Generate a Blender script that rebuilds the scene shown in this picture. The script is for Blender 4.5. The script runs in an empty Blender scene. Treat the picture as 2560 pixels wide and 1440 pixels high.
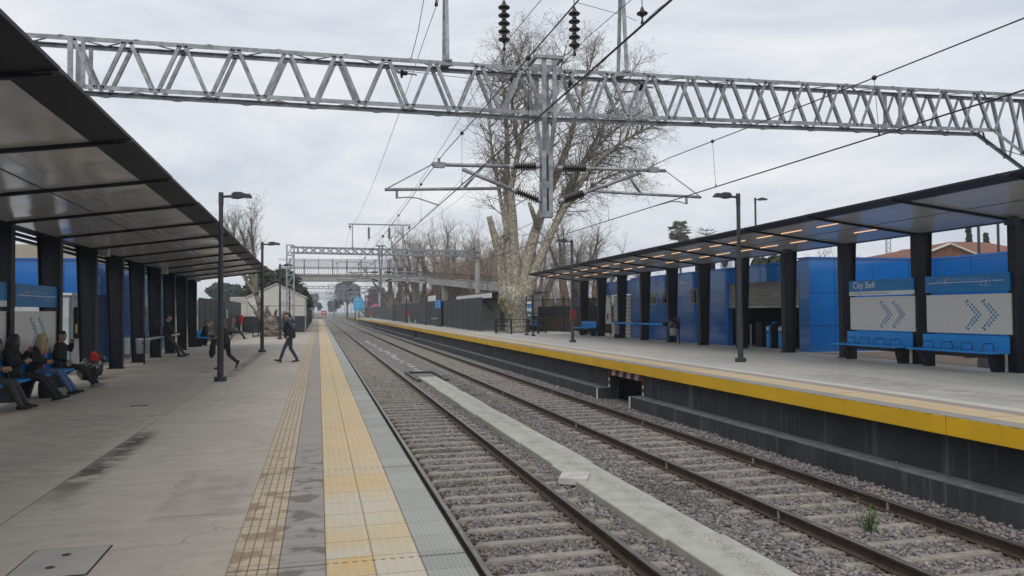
import bpy, math, random
import numpy as np
from mathutils import Vector, Matrix, kdtree
random.seed(7); rng = np.random.default_rng(7)
S = bpy.context.scene; COL = S.collection
PI = math.pi
# ------------------------------------------------------------------ camera
FPX = 1950.0
YAW, PITCH, ROLL = math.radians(13.945), math.radians(1.634), math.radians(0.4)
CAM = Vector((0, 0, 1.72))
fw = Vector((math.sin(YAW)*math.cos(PITCH), math.cos(YAW)*math.cos(PITCH), math.sin(PITCH)))
r0 = Vector((math.cos(YAW), -math.sin(YAW), 0)); u0 = r0.cross(fw)
rt = r0*math.cos(ROLL)-u0*math.sin(ROLL); up = u0*math.cos(ROLL)+r0*math.sin(ROLL)
cd = bpy.data.cameras.new('camera'); cam = bpy.data.objects.new('camera', cd); COL.objects.link(cam)
m = Matrix.Identity(4)
for i in range(3):
    m[i][0] = rt[i]; m[i][1] = up[i]; m[i][2] = -fw[i]; m[i][3] = CAM[i]
cam.matrix_world = m
cd.sensor_width = 36; cd.lens = 36*FPX/2560; cd.clip_start = .05; cd.clip_end = 6000
S.camera = cam
def ray(u, v): return fw + rt*((u-1280)/FPX) - up*((v-720)/FPX)
def AZ(u, v, z): d = ray(u, v); return CAM + d*((z-CAM.z)/d.z)      # survey: photo reading -> point on a known plane
def AY(u, v, y): d = ray(u, v); return CAM + d*(y/d.y)
def AX(u, v, x): d = ray(u, v); return CAM + d*(x/d.x)
RZ = .23; RAIL = -.92; BAL = -1.07; GND = -1.3
# ------------------------------------------------------------------ materials
def sk(nt, t, **kw):
    n = nt.nodes.new(t)
    for k, v in kw.items(): setattr(n, k, v)
    return n
class NT:
    def __init__(s, name):
        s.m = bpy.data.materials.new(name); s.m.use_nodes = True
        s.nt = s.m.node_tree; s.b = s.nt.nodes['Principled BSDF']
        s.pos = None
    def L(s, a, b): s.nt.links.new(a, b)
    def P(s):
        if s.pos is None:
            g = s.nt.nodes.new('ShaderNodeNewGeometry'); s.geo = g; s.pos = g.outputs['Position']
        return s.pos
    def xyz(s):
        n = s.nt.nodes.new('ShaderNodeSeparateXYZ'); s.L(s.P(), n.inputs[0]); return n.outputs[0], n.outputs[1], n.outputs[2]
    def put(s, v, sock):
        if hasattr(v, 'is_linked') or isinstance(v, bpy.types.NodeSocket): s.L(v, sock)
        else: sock.default_value = v
    def mth(s, op, a, b=0.0, c=None):
        n = s.nt.nodes.new('ShaderNodeMath'); n.operation = op; s.put(a, n.inputs[0]); s.put(b, n.inputs[1])
        if c is not None: s.put(c, n.inputs[2])
        return n.outputs[0]
    def noise(s, scale, detail=4, rough=.55, vec=None):
        n = s.nt.nodes.new('ShaderNodeTexNoise'); n.inputs['Scale'].default_value = scale
        n.inputs['Detail'].default_value = detail; n.inputs['Roughness'].default_value = rough
        s.L(vec or s.P(), n.inputs['Vector']); return n.outputs['Fac']
    def scl(s, v, sc):
        n = s.nt.nodes.new('ShaderNodeVectorMath'); n.operation = 'MULTIPLY'; s.L(v, n.inputs[0]); n.inputs[1].default_value = sc; return n.outputs[0]
    def comb(s, x, y, z=0.0):
        n = s.nt.nodes.new('ShaderNodeCombineXYZ'); s.put(x, n.inputs[0]); s.put(y, n.inputs[1]); s.put(z, n.inputs[2]); return n.outputs[0]
    def mixc(s, f, a, b):
        n = s.nt.nodes.new('ShaderNodeMix'); n.data_type = 'RGBA'
        s.put(f, n.inputs[0]); s.put(a if not isinstance(a, tuple) else (*a, 1), n.inputs[6]); s.put(b if not isinstance(b, tuple) else (*b, 1), n.inputs[7]); return n.outputs[2]
    def rng(s, v, a, b, c=0.0, d=1.0):
        n = s.nt.nodes.new('ShaderNodeMapRange'); s.put(v, n.inputs[0])
        for i, q in enumerate((a, b, c, d)): n.inputs[i+1].default_value = q
        return n.outputs[0]
    def brick(s, vec, w, h, c1, c2, mortar, ms=.006, off=.0, bias=0.0):
        n = s.nt.nodes.new('ShaderNodeTexBrick'); n.offset = off; n.squash = 1
        n.inputs['Color1'].default_value = (*c1, 1); n.inputs['Color2'].default_value = (*c2, 1); n.inputs['Mortar'].default_value = (*mortar, 1)
        n.inputs['Scale'].default_value = 1; n.inputs['Mortar Size'].default_value = ms; n.inputs['Bias'].default_value = bias
        n.inputs['Brick Width'].default_value = w; n.inputs['Row Height'].default_value = h; n.inputs['Mortar Smooth'].default_value = .1
        s.L(vec, n.inputs['Vector']); return n
    def bump(s, h, strength=.3, dist=.01):
        n = s.nt.nodes.new('ShaderNodeBump'); n.inputs['Strength'].default_value = strength; n.inputs['Distance'].default_value = dist
        s.put(h, n.inputs['Height']); s.L(n.outputs[0], s.b.inputs['Normal'])
    def col(s, c): s.put(c if not isinstance(c, tuple) else (*c, 1), s.b.inputs['Base Color'])
    def set(s, rough=.6, metal=0, spec=.5):
        s.put(rough, s.b.inputs['Roughness']); s.b.inputs['Metallic'].default_value = metal; s.b.inputs['Specular IOR Level'].default_value = spec
        return s.m
def M(name, c, rough=.6, metal=0, var=.18, scale=4, bump=0, bscale=60, spec=.5, c2=None):
    t = NT(name); n = t.noise(scale, 6)
    lo = tuple(x*(1-var) for x in c); hi = c2 or tuple(min(1, x*(1+var)) for x in c)
    t.col(t.mixc(t.rng(n, .3, .7), lo, hi))
    if bump: t.bump(t.noise(bscale, 3), bump, .01)
    return t.set(rough, metal, spec)
def emit(name, c, st):
    t = NT(name); t.col(c); t.b.inputs['Emission Color'].default_value = (*c, 1); t.b.inputs['Emission Strength'].default_value = st; return t.m
# ------------------------------------------------------------------ mesh builder
class MB:
    def __init__(s): s.v = []; s.f = []; s.mi = []; s.k = 0
    def add(s, vs, fs):
        b = len(s.v); s.v += [tuple(p) for p in vs]
        for f in fs: s.f.append(tuple(b+i for i in f)); s.mi.append(s.k)
        return s
    def hexa(s, p):     # 8 points: bottom 4 ccw, top 4
        return s.add(p, [(3,2,1,0),(4,5,6,7),(0,1,5,4),(1,2,6,5),(2,3,7,6),(3,0,4,7)])
    def box(s, x0, x1, y0, y1, z0, z1):
        return s.hexa([(x0,y0,z0),(x1,y0,z0),(x1,y1,z0),(x0,y1,z0),(x0,y0,z1),(x1,y0,z1),(x1,y1,z1),(x0,y1,z1)])
    def bbox(s, x0, x1, y0, y1, z0, z1, c=.01):   # box with chamfered vertical+top edges
        a = [(x0,y0),(x1,y0),(x1,y1),(x0,y1)]
        def ring(z, e): return [(x0+e+c,y0+e,z),(x1-e-c,y0+e,z),(x1-e,y0+e+c,z),(x1-e,y1-e-c,z),(x1-e-c,y1-e,z),(x0+e+c,y1-e,z),(x0+e,y1-e-c,z),(x0+e,y0+e+c,z)]
        rs = [ring(z0, c), ring(z0+c, 0), ring(z1-c, 0), ring(z1, c)]
        vs = sum(rs, []); fs = [tuple(range(7,-1,-1)), tuple(range(24,32))]
        for r in range(3):
            for i in range(8): j = (i+1)%8; fs.append((r*8+i, r*8+j, r*8+8+j, r*8+8+i))
        return s.add(vs, fs)
    def bar(s, p, q, w, h=None, upv=(0,0,1)):
        p, q = Vector(p), Vector(q); h = h or w; d = (q-p).normalized(); u = Vector(upv)
        if abs(d.dot(u)) > .98: u = Vector((0,1,0))
        a = d.cross(u).normalized()*(w/2); b = a.cross(d).normalized()*(h/2)
        return s.hexa([p-a-b, p+a-b, q+a-b, q-a-b, p-a+b, p+a+b, q+a+b, q-a+b])
    def tube(s, pts, rs, n=8, cap=True):
        pts = [Vector(p) for p in pts]
        if not hasattr(rs, '__len__'): rs = [rs]*len(pts)
        vs, fs = [], []; a = None
        for i, p in enumerate(pts):
            d = (pts[min(i+1, len(pts)-1)]-pts[max(i-1, 0)])
            d = d.normalized() if d.length > 1e-9 else Vector((0,0,1))
            if a is None:
                a = d.orthogonal().normalized()
            else:
                a = (a-d*a.dot(d)); a = a.normalized() if a.length > 1e-6 else d.orthogonal().normalized()
            b = d.cross(a); r = rs[i]
            rx, ry = (r if hasattr(r, '__len__') else (r, r))
            for k in range(n):
                t = 2*PI*k/n; vs.append(p+a*(rx*math.cos(t))+b*(ry*math.sin(t)))
        for i in range(len(pts)-1):
            for k in range(n):
                j = (k+1)%n; fs.append((i*n+k, i*n+j, i*n+n+j, i*n+n+k))
        if cap: fs += [tuple(range(n-1,-1,-1)), tuple(range((len(pts)-1)*n, len(pts)*n))]
        return s.add(vs, fs)
    def etube(s, pts, rs, n=12, xa=(1,0,0)):   # elliptical rings with a fixed x axis, horizontal-ish section; rs=(rx,ry)
        vs, fs = [], []; xa = Vector(xa)
        pts = [Vector(p) for p in pts]
        for i, p in enumerate(pts):
            d = (pts[min(i+1, len(pts)-1)]-pts[max(i-1, 0)]).normalized()
            a = (xa-d*xa.dot(d)).normalized(); b = d.cross(a)
            for k in range(n):
                t = 2*PI*k/n; vs.append(p+a*(rs[i][0]*math.cos(t))+b*(rs[i][1]*math.sin(t)))
        for i in range(len(pts)-1):
            for k in range(n):
                j = (k+1)%n; fs.append((i*n+k, i*n+j, i*n+n+j, i*n+n+k))
        fs += [tuple(range(n-1,-1,-1)), tuple(range((len(pts)-1)*n, len(pts)*n))]
        return s.add(vs, fs)
    def lathe(s, prof, c=(0,0,0), n=16):
        vs, fs = [], []
        for (r, z) in prof:
            for k in range(n): t = 2*PI*k/n; vs.append((c[0]+r*math.cos(t), c[1]+r*math.sin(t), c[2]+z))
        m_ = len(prof)
        for i in range(m_-1):
            for k in range(n): j = (k+1)%n; fs.append((i*n+k, i*n+j, i*n+n+j, i*n+n+k))
        fs += [tuple(range(n-1,-1,-1)), tuple(range((m_-1)*n, m_*n))]
        return s.add(vs, fs)
    def ball(s, c, r, n=10, m_=7, sc=(1,1,1)):
        c = Vector(c); vs = [c+Vector((0,0,-r*sc[2]))]; fs = []
        for i in range(1, m_):
            ph = -PI/2+PI*i/m_
            for k in range(n): t = 2*PI*k/n; vs.append(c+Vector((r*sc[0]*math.cos(ph)*math.cos(t), r*sc[1]*math.cos(ph)*math.sin(t), r*sc[2]*math.sin(ph))))
        vs.append(c+Vector((0,0,r*sc[2]))); e = len(vs)-1
        for k in range(n):
            j = (k+1)%n; fs.append((0, 1+j, 1+k)); fs.append((e, e-n+k, e-n+j))
            for i in range(m_-2): fs.append((1+i*n+k, 1+i*n+j, 1+i*n+n+j, 1+i*n+n+k))
        return s.add(vs, fs)
    def octa(s, c, r):
        x, y, z = c
        return s.add([(x+r,y,z),(x-r,y,z),(x,y+r,z),(x,y-r,z),(x,y,z+r),(x,y,z-r)], [(0,2,4),(2,1,4),(1,3,4),(3,0,4),(2,0,5),(1,2,5),(3,1,5),(0,3,5)])
    def prism(s, poly, axis, a, b):     # poly in the two other axes, extruded a..b along axis
        def P(q, t): return {'x': (t, q[0], q[1]), 'y': (q[0], t, q[1]), 'z': (q[0], q[1], t)}[axis]
        n = len(poly); vs = [P(q, a) for q in poly]+[P(q, b) for q in poly]
        fs = [tuple(range(n-1,-1,-1)), tuple(range(n, 2*n))]+[(i, (i+1)%n, n+(i+1)%n, n+i) for i in range(n)]
        return s.add(vs, fs)
    def mesh(s, name, mats, off=None, smooth=False):
        me = bpy.data.meshes.new(name); v = s.v
        if off is not None: v = [(a-off[0], b-off[1], c-off[2]) for a, b, c in v]
        me.from_pydata(v, [], s.f); me.update()
        for mm in (mats if isinstance(mats, (list, tuple)) else [mats]): me.materials.append(mm)
        if isinstance(mats, (list, tuple)) and len(mats) > 1: me.polygons.foreach_set('material_index', s.mi)
        if smooth: me.polygons.foreach_set('use_smooth', [True]*len(me.polygons))
        return me
    def build(s, name, mats, parent=None, smooth=False, bevel=0):
        if parent is not None:
            off = Vector((0,0,0)); p = parent
            while p is not None: off += p.location; p = p.parent
            o = bpy.data.objects.new(name, s.mesh(name, mats, off, smooth)); o.parent = parent
        else:
            a = np.array(s.v); lo, hi = a.min(0), a.max(0)
            off = Vector(((lo[0]+hi[0])/2, (lo[1]+hi[1])/2, lo[2]))
            o = bpy.data.objects.new(name, s.mesh(name, mats, off, smooth)); o.location = off
        COL.objects.link(o)
        if bevel:
            b = o.modifiers.new('bevel', 'BEVEL'); b.width = bevel; b.segments = 2; b.limit_method = 'ANGLE'
        return o
def tag(o, label=None, cat=None, group=None, kind=None):
    for k, v in (('label', label), ('category', cat), ('group', group), ('kind', kind)):
        if v: o[k] = v
    return o
def thing(name, label, cat, loc=(0,0,0), group=None, rz=0):
    o = bpy.data.objects.new(name, None); COL.objects.link(o); o.location = loc; o.rotation_euler = (0,0,rz); o.empty_display_size = .2
    return tag(o, label, cat, group)
def copy_tree(o, parent=None):
    c = o.copy(); COL.objects.link(c); c.parent = parent
    for ch in list(o.children): copy_tree(ch, c)
    return c
def struct(name, mb, mats, smooth=False): return tag(mb.build(name, mats, None, smooth), kind='structure')
def text_mb(txt, size, place, depth=.003, align='LEFT'):
    """lettering as mesh: place maps (x, y, z) of the text plane to world"""
    c = bpy.data.curves.new('lettering', 'FONT'); c.body = txt; c.size = size; c.align_x = align; c.extrude = depth; c.resolution_u = 3
    o = bpy.data.objects.new('lettering', c); COL.objects.link(o)
    dg = bpy.context.evaluated_depsgraph_get(); me = bpy.data.meshes.new_from_object(o.evaluated_get(dg))
    mb = MB(); mb.add([place(*v.co) for v in me.vertices], [tuple(p.vertices) for p in me.polygons])
    bpy.data.objects.remove(o); bpy.data.curves.remove(c); bpy.data.meshes.remove(me)
    return mb
ORD = ['first','second','third','fourth','fifth','sixth','seventh','eighth','ninth','tenth','eleventh','twelfth','thirteenth','fourteenth','fifteenth','sixteenth','seventeenth','eighteenth','nineteenth','twentieth']
# ------------------------------------------------------------------ world, sun
w = bpy.data.worlds.new('World'); S.world = w; w.use_nodes = True; nt = w.node_tree; nt.nodes.clear()
SUN_EL, SUN_AZ = math.radians(52), math.radians(202)
out = sk(nt, 'ShaderNodeOutputWorld'); sky = sk(nt, 'ShaderNodeTexSky'); sky.sky_type = 'NISHITA'; sky.sun_disc = False
sky.sun_elevation = SUN_EL; sky.sun_rotation = SUN_AZ; sky.air_density = 1.5; sky.dust_density = 3
b1 = sk(nt, 'ShaderNodeBackground'); b1.inputs[1].default_value = .1; nt.links.new(sky.outputs[0], b1.inputs[0])
tc = sk(nt, 'ShaderNodeTexCoord'); mp = sk(nt, 'ShaderNodeMapping'); mp.inputs['Scale'].default_value = (1.2, 1.2, 4.0); mp.inputs['Rotation'].default_value = (.12, -.1, .3)
nt.links.new(tc.outputs['Generated'], mp.inputs[0])
nz = sk(nt, 'ShaderNodeTexNoise'); nz.inputs['Scale'].default_value = 2.1; nz.inputs['Detail'].default_value = 7; nz.inputs['Roughness'].default_value = .58; nz.inputs['Distortion'].default_value = .6
nt.links.new(mp.outputs[0], nz.inputs['Vector'])
cr = sk(nt, 'ShaderNodeValToRGB'); cr.color_ramp.elements[0].position = .36; cr.color_ramp.elements[1].position = .66
cr.color_ramp.elements[0].color = (.655, .71, .80, 1); cr.color_ramp.elements[1].color = (.95, .965, .985, 1)
nt.links.new(nz.outputs['Fac'], cr.inputs[0])
b2 = sk(nt, 'ShaderNodeBackground'); b2.inputs[1].default_value = 1.0; nt.links.new(cr.outputs[0], b2.inputs[0])
mx = sk(nt, 'ShaderNodeMixShader'); mx.inputs[0].default_value = .93
nt.links.new(b1.outputs[0], mx.inputs[1]); nt.links.new(b2.outputs[0], mx.inputs[2]); nt.links.new(mx.outputs[0], out.inputs[0])
sl = bpy.data.lights.new('sun', 'SUN'); sl.energy = 1.5; sl.angle = math.radians(40); sl.color = (1, .96, .9)
so = bpy.data.objects.new('sun', sl); COL.objects.link(so)
sd = Vector((math.sin(SUN_AZ)*math.cos(SUN_EL), math.cos(SUN_AZ)*math.cos(SUN_EL), math.sin(SUN_EL)))
so.rotation_euler = sd.to_track_quat('Z', 'Y').to_euler(); so.location = (0, 0, 60)
S.view_settings.view_transform = 'Standard'; S.view_settings.look = 'None'; S.view_settings.exposure = 0; S.view_settings.gamma = 1
S.cycles.max_bounces = 6; S.cycles.volume_bounces = 0; S.cycles.use_denoising = True
# ------------------------------------------------------------------ common materials
DARK = M('charcoal painted steel', (.011,.0125,.018), .5, 0, .25, 6, 0, 60, .35)
DARK2 = M('dark grey painted steel', (.035,.038,.048), .5, 0, .2, 5)
GALV = M('galvanised steel', (.27,.285,.305), .5, .45, .38, 7, .1, 30)
GALV2 = M('weathered galvanised steel', (.34,.36,.39), .5, .4, .2, 2)
PORC = M('brown porcelain', (.022,.014,.014), .25, 0, .3, 30)
BLACK = M('black rubber', (.012,.012,.013), .5)
WIRE = M('dull copper wire', (.035,.036,.04), .5, .3)
BLUE = M('bright blue lacquer', (.004,.27,.70), .35, 0, .1, 3)
BLUE2 = M('royal blue cladding', (.008,.12,.45), .3, 0, .12, .8)
SIGNBL = M('sign blue', (.005,.19,.48), .3, 0, .08, 1)
WHITE = M('white paint', (.72,.73,.73), .5, 0, .06, 3)
OFFW = M('dirty white render', (.58,.56,.51), .8, 0, .12, 1.2, .2)
RED = M('red enamel', (.50,.012,.014), .4)
CONC = M('light concrete', (.36,.35,.32), .85, 0, .2, 2.5, .3, 90)
RUST = M('rusty clip', (.085,.05,.035), .8, .2, .4, 20)
BARK = None
# concrete platform surface with joints, cracks and stains of their own
def platform_mat(name, base, joint_x, stain, streak=True):
    t = NT(name); x, y, z = t.xyz()
    n1 = t.noise(.55, 6, .6, t.scl(t.P(), (1, .5, 1))); n2 = t.noise(5, 5, .6, t.scl(t.P(), (.35, 1.2, 1))); n3 = t.noise(120, 2)
    c = t.mixc(t.rng(n1, .3, .7), tuple(q*.80 for q in base), tuple(q*1.12 for q in base))
    c = t.mixc(t.rng(n2, .42, .72, 0, .55), c, tuple(q*.72 for q in base))
    n4 = t.noise(9, 5, .7, t.scl(t.P(), (.5, 1.6, 1)))
    c = t.mixc(t.rng(n4, .6, .75, 0, .4), c, tuple(min(1, q*1.35) for q in base))
    c = t.mixc(t.rng(n3, .35, .75, 0, .3), c, tuple(q*1.25 for q in base))
    sp = t.noise(26, 1); c = t.mixc(t.rng(sp, .74, .77, 0, .55), c, tuple(q*.35 for q in base))
    wob = t.mth('MULTIPLY', t.mth('SUBTRACT', t.noise(3, 3), .5), .03)
    dx = t.mth('ABSOLUTE', t.mth('SUBTRACT', t.mth('ADD', x, wob), joint_x))
    c = t.mixc(t.mth('MULTIPLY', t.mth('LESS_THAN', dx, .008), .65), c, (.035,.032,.03))
    fy = t.mth('ABSOLUTE', t.mth('SUBTRACT', t.mth('FRACT', t.mth('ADD', t.mth('DIVIDE', y, 3.0), .12)), .5))
    c = t.mixc(t.mth('MULTIPLY', t.mth('LESS_THAN', fy, .0026), t.rng(t.noise(2, 2), .36, .56, 0, .85)), c, (.05,.048,.045))
    vo = t.nt.nodes.new('ShaderNodeTexVoronoi'); vo.feature = 'DISTANCE_TO_EDGE'; vo.inputs['Scale'].default_value = .42; dv = t.nt.nodes.new('ShaderNodeVectorMath'); dv.operation = 'ADD'; nv = t.nt.nodes.new('ShaderNodeTexNoise'); nv.inputs['Scale'].default_value = 1.7; nv.inputs['Detail'].default_value = 6; t.L(t.P(), nv.inputs['Vector']); t.L(t.P(), dv.inputs[0]); t.L(nv.outputs['Color'], dv.inputs[1]); t.L(dv.outputs[0], vo.inputs['Vector'])
    c = t.mixc(t.mth('MULTIPLY', t.mth('LESS_THAN', vo.outputs['Distance'], .0035), t.rng(t.noise(.6, 3), .50, .60, 0, .6)), c, (.06,.055,.05))
    n6 = t.noise(1.7, 6, .72); c = t.mixc(t.rng(n6, .56, .64, 0, .28), c, tuple(q*.55 for q in base))
    if stain:
        for (x0, x1, y0, y1, k) in stain:
            mx_ = t.mth('MULTIPLY', t.rng(x, x0, x0+.05), t.rng(x, x1, x1-.16)); my_ = t.mth('MULTIPLY', t.rng(y, y0, y0+1.5), t.rng(y, y1, y1-.8))
            mk = t.mth('MULTIPLY', t.mth('MULTIPLY', mx_, my_), t.rng(t.noise(3.2, 5), .36, .56, 0, k))
            c = t.mixc(mk, c, (.055,.045,.032))
    t.col(c); t.bump(t.mth('ADD', n3, t.mth('MULTIPLY', n2, .6)), .12, .006)
    return t.set(t.rng(n2, .3, .7, .62, .85), 0, .4)
LP = platform_mat('near platform concrete', (.385,.342,.288), -2.52, [(-2.55,-2.16,7.6,12.6,.95), (-2.5,-2.1,21,36,.7), (-1.4,-.6,6.2,9.5,.22), (-4.6,-2.6,8,15,.18)])
RP = platform_mat('far platform concrete', (.40,.39,.36), 12.3, [(10.4,11.6,9,16,.25)])
def tiles(name, x0, w_, h_, c1, c2, mort, ms, stain=None, dots=None, var=.25, faded=None):
    t = NT(name); x, y, z = t.xyz()
    v = t.comb(t.mth('SUBTRACT', x, x0), y)
    br = t.brick(v, w_, h_, c1, c2, mort, ms)
    c = br.outputs['Color']
    n = t.noise(1.1, 5, .6); c = t.mixc(t.rng(n, .35, .7, 0, var), c, tuple(q*.62 for q in c1))
    if faded:
        f = t.noise(.35, 3, .6, t.scl(t.P(), (.3, 1, 1)))
        k = t.mth('MULTIPLY', t.rng(f, .40, .52), t.rng(y, 9.5, 7.5, .12, .95))
        c = t.mixc(t.mth('MULTIPLY', k, t.rng(t.noise(2.2, 2), .38, .5, .5, 1)), c, faded)
        c = t.mixc(br.outputs['Fac'], c, mort)
    if faded:
        tm = t.mth('MULTIPLY', t.mth('MULTIPLY', t.mth('GREATER_THAN', y, 5.2), t.mth('LESS_THAN', y, 5.6)), t.mth('LESS_THAN', x, .37)); tm2 = t.mth('MULTIPLY', t.mth('GREATER_THAN', y, 7.6), t.mth('LESS_THAN', y, 8.4))
        c = t.mixc(t.mth('MULTIPLY', t.mth('MAXIMUM', tm, t.mth('MULTIPLY', tm2, .6)), t.rng(t.noise(5, 4), .3, .6, .5, .95)), c, (.54,.375,.165)); c = t.mixc(br.outputs['Fac'], c, mort)
    if stain:
        st = t.mth('MULTIPLY', t.rng(t.noise(4.2, 2, .4), .52, .62, 0, .75), t.rng(y, 11, 9)); c = t.mixc(st, c, stain)
    # wide construction joints across the strip
    fy = t.mth('ABSOLUTE', t.mth('SUBTRACT', t.mth('FRACT', t.mth('DIVIDE', t.mth('SUBTRACT', y, 3.9), 3.2)), .5))
    jn = t.mth('LESS_THAN', fy, .0035); c = t.mixc(t.mth('MULTIPLY', jn, .8), c, (.04,.035,.03))
    g = t.noise(90, 2); c = t.mixc(t.rng(g, .3, .75, 0, .25), c, tuple(q*.55 for q in c1))
    t.col(c)
    h = t.mth('MULTIPLY', g, .25)
    h = t.mth('SUBTRACT', h, t.mth('MULTIPLY', br.outputs['Fac'], 1.0))
    if dots:
        kx, ky, sharp = dots
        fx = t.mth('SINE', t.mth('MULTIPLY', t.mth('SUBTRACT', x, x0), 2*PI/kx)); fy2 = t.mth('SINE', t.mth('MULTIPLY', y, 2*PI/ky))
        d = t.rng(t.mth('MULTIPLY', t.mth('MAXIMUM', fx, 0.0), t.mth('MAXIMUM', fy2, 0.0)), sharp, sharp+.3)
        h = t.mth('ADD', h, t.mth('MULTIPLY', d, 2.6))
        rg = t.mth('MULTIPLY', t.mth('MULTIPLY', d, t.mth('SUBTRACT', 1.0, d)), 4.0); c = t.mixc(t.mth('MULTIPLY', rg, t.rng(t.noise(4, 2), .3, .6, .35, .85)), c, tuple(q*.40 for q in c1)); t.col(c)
    t.bump(h, .9, .006)
    return t.set(.75, 0, .35)
T_TAN = tiles('tan ribbed tiles', -.59, .066, .20, (.50,.41,.29), (.42,.345,.245), (.15,.12,.09), .005, (.20,.135,.085))
T_GRY = tiles('grey brown tiles', -.26, .31, .20, (.33,.30,.27), (.29,.265,.24), (.11,.10,.085), .004, (.10,.082,.07))
T_YEL = tiles('yellow tactile tiles', .05, .32, .40, (.565,.445,.262), (.53,.415,.25), (.20,.15,.10), .004, None, None, .3, (.50,.465,.39))
T_RIB = tiles('grey ribbed edge tiles', .69, .32, .40, (.37,.375,.35), (.30,.305,.285), (.15,.15,.14), .005, None, None, .3)
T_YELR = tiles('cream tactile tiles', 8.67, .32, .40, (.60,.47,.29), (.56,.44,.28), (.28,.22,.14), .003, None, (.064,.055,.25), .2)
T_GRYR = tiles('mauve grey tiles', 9.31, .31, .20, (.33,.29,.27), (.30,.27,.25), (.15,.13,.12), .003)
T_WHR = tiles('pale ribbed tiles', 9.62, .066, .20, (.60,.57,.51), (.55,.52,.46), (.33,.31,.28), .003)
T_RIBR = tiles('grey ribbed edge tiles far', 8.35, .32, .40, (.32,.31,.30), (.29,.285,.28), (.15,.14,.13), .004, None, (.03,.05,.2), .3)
# ------------------------------------------------------------------ ground and platforms
g = NT('rough grass and earth'); n = g.noise(.25, 6); n2 = g.noise(3, 5)
c = g.mixc(g.rng(n, .35, .65), (.10,.105,.055), (.16,.13,.085)); c = g.mixc(g.rng(n2, .4, .7, 0, .6), c, (.07,.08,.035)); g.col(c); g.bump(n2, .5, .1)
GRASS = g.set(.95, 0, .2)
mb = MB(); mb.box(-1500, 1500, -300, 3000, GND-.5, GND); struct('ground', mb, GRASS)
YE = 182
mb = MB(); mb.box(-6.9, .98, -9, 44.6, GND+.01, -.004); mb.box(-60, -6.9, -9, 44.6, GND+.01, -.05); mb.box(-6.2, .98, 44.6, 68, GND+.01, -.004); mb.box(-1.1, .98, 68, YE, GND+.01, -.004)
struct('near_platform', mb, LP)
def strip(name, x0, x1, y0, y1, z, mt): mb = MB(); mb.box(x0, x1, y0, y1, z-.08, z); return struct(name, mb, mt)
strip('tan_tile_strip', -.59, -.262, -9, YE, .004, T_TAN); strip('grey_tile_strip', -.26, .048, -9, YE, .003, T_GRY)
strip('tactile_paving', .05, .69, -9, YE, .005, T_YEL); strip('platform_edge', .692, 1.012, -9, YE, .004, T_RIB)
def domes(name, x0, nx, px, y0, y1, py, hx, hy, h, z, mt):
    mb = MB()
    for j in range(int((y1-y0)/py)):
        yy = y0+(j+.5)*py
        for i in range(nx):
            xx = x0+(i+.5)*px; jx = random.uniform(.9,1.1)
            mb.hexa([(xx-hx*jx,yy-hy,z-.001),(xx+hx*jx,yy-hy,z-.001),(xx+hx*jx,yy+hy,z-.001),(xx-hx*jx,yy+hy,z-.001),(xx-hx*.6,yy-hy*.45,z+h),(xx+hx*.6,yy-hy*.45,z+h),(xx+hx*.6,yy+hy*.45,z+h),(xx-hx*.6,yy+hy*.45,z+h)])
    struct(name, mb, mt)
domes('tactile_domes', .05, 10, .064, 4.4, 34, .08, .021, .018, .0065, .005, T_YEL)
domes('edge_ribs', .692, 10, .032, 4.4, 24, .04, .009, .014, .006, .004, T_RIB)
mb = MB(); mb.box(8.38, 10.2, -4, 174, RZ-.26, RZ-.004); mb.box(10.2, 13.6, -4, 174, GND+.01, RZ-.004); mb.box(13.6, 15.9, -4, 50, GND+.01, RZ-.004); mb.box(15.9, 26, 23.2, 42, GND+.01, RZ-.004); mb.box(13.6, 24, 50, 70, GND+.01, RZ-.02)
struct('far_platform', mb, RP)
strip('far_platform_edge', 8.35, 8.668, -4, 174, RZ+.004, T_RIBR); strip('far_tactile_paving', 8.67, 9.308, -4, 174, RZ+.005, T_YELR)
strip('far_grey_tile_strip', 9.31, 9.618, -4, 174, RZ+.003, T_GRYR); strip('far_pale_tile_strip', 9.62, 9.95, -4, 174, RZ+.004, T_WHR)
MULCH = M('dry mulch', (.20,.15,.11), .95, 0, .45, 9, .8, 40)
mb = MB(); mb.box(15.93, 21, -4, 23.2, GND+.01, RZ-.03); struct('mulch_bed', mb, MULCH)
mb = MB(); mb.box(-60, -6.92, -9, 27, -.045, -.02); struct('gravel_bed', mb, MULCH)
# retaining wall of the far platform with its footing ledge and the striped refuge opening
t = NT('charcoal painted wall'); x, y, z = t.xyz()
n = t.noise(1.2, 6); st = t.noise(1.0, 5, .7, t.scl(t.P(), (1, 5, .25)))
c = t.mixc(t.rng(n, .35, .65), (.028,.031,.037), (.05,.053,.06)); c = t.mixc(t.rng(st, .55, .70, 0, .6), c, (.17,.17,.175)); c = t.mixc(t.rng(t.noise(2.5, 4, .7, t.scl(t.P(), (1, 9, .12))), .68, .74, 0, .5), c, (.30,.30,.30)); sp = t.noise(9, 4, .7); c = t.mixc(t.rng(sp, .68, .74, 0, .5), c, (.2,.2,.2))
t.col(c); t.bump(t.noise(25, 4), .25, .01); WALLC = t.set(.75, 0, .4)
t = NT('dusty ledge'); n = t.noise(6, 6, .7); t.col(t.mixc(t.rng(n, .35, .65), (.06,.065,.075), (.17,.17,.175))); LEDGE = t.set(.85)
gaps = [(19.95, 22.4), (70.5, 72.3), (119, 121.5)]
def runs(y0, y1):
    a = y0
    for (p, q) in gaps: yield a, p; a = q
    yield a, y1
wl = thing('platform_wall', 'charcoal retaining wall with footing ledge under the yellow platform edge', 'wall', (8.6, 20, GND))
mb = MB(); ml = MB()
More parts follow.
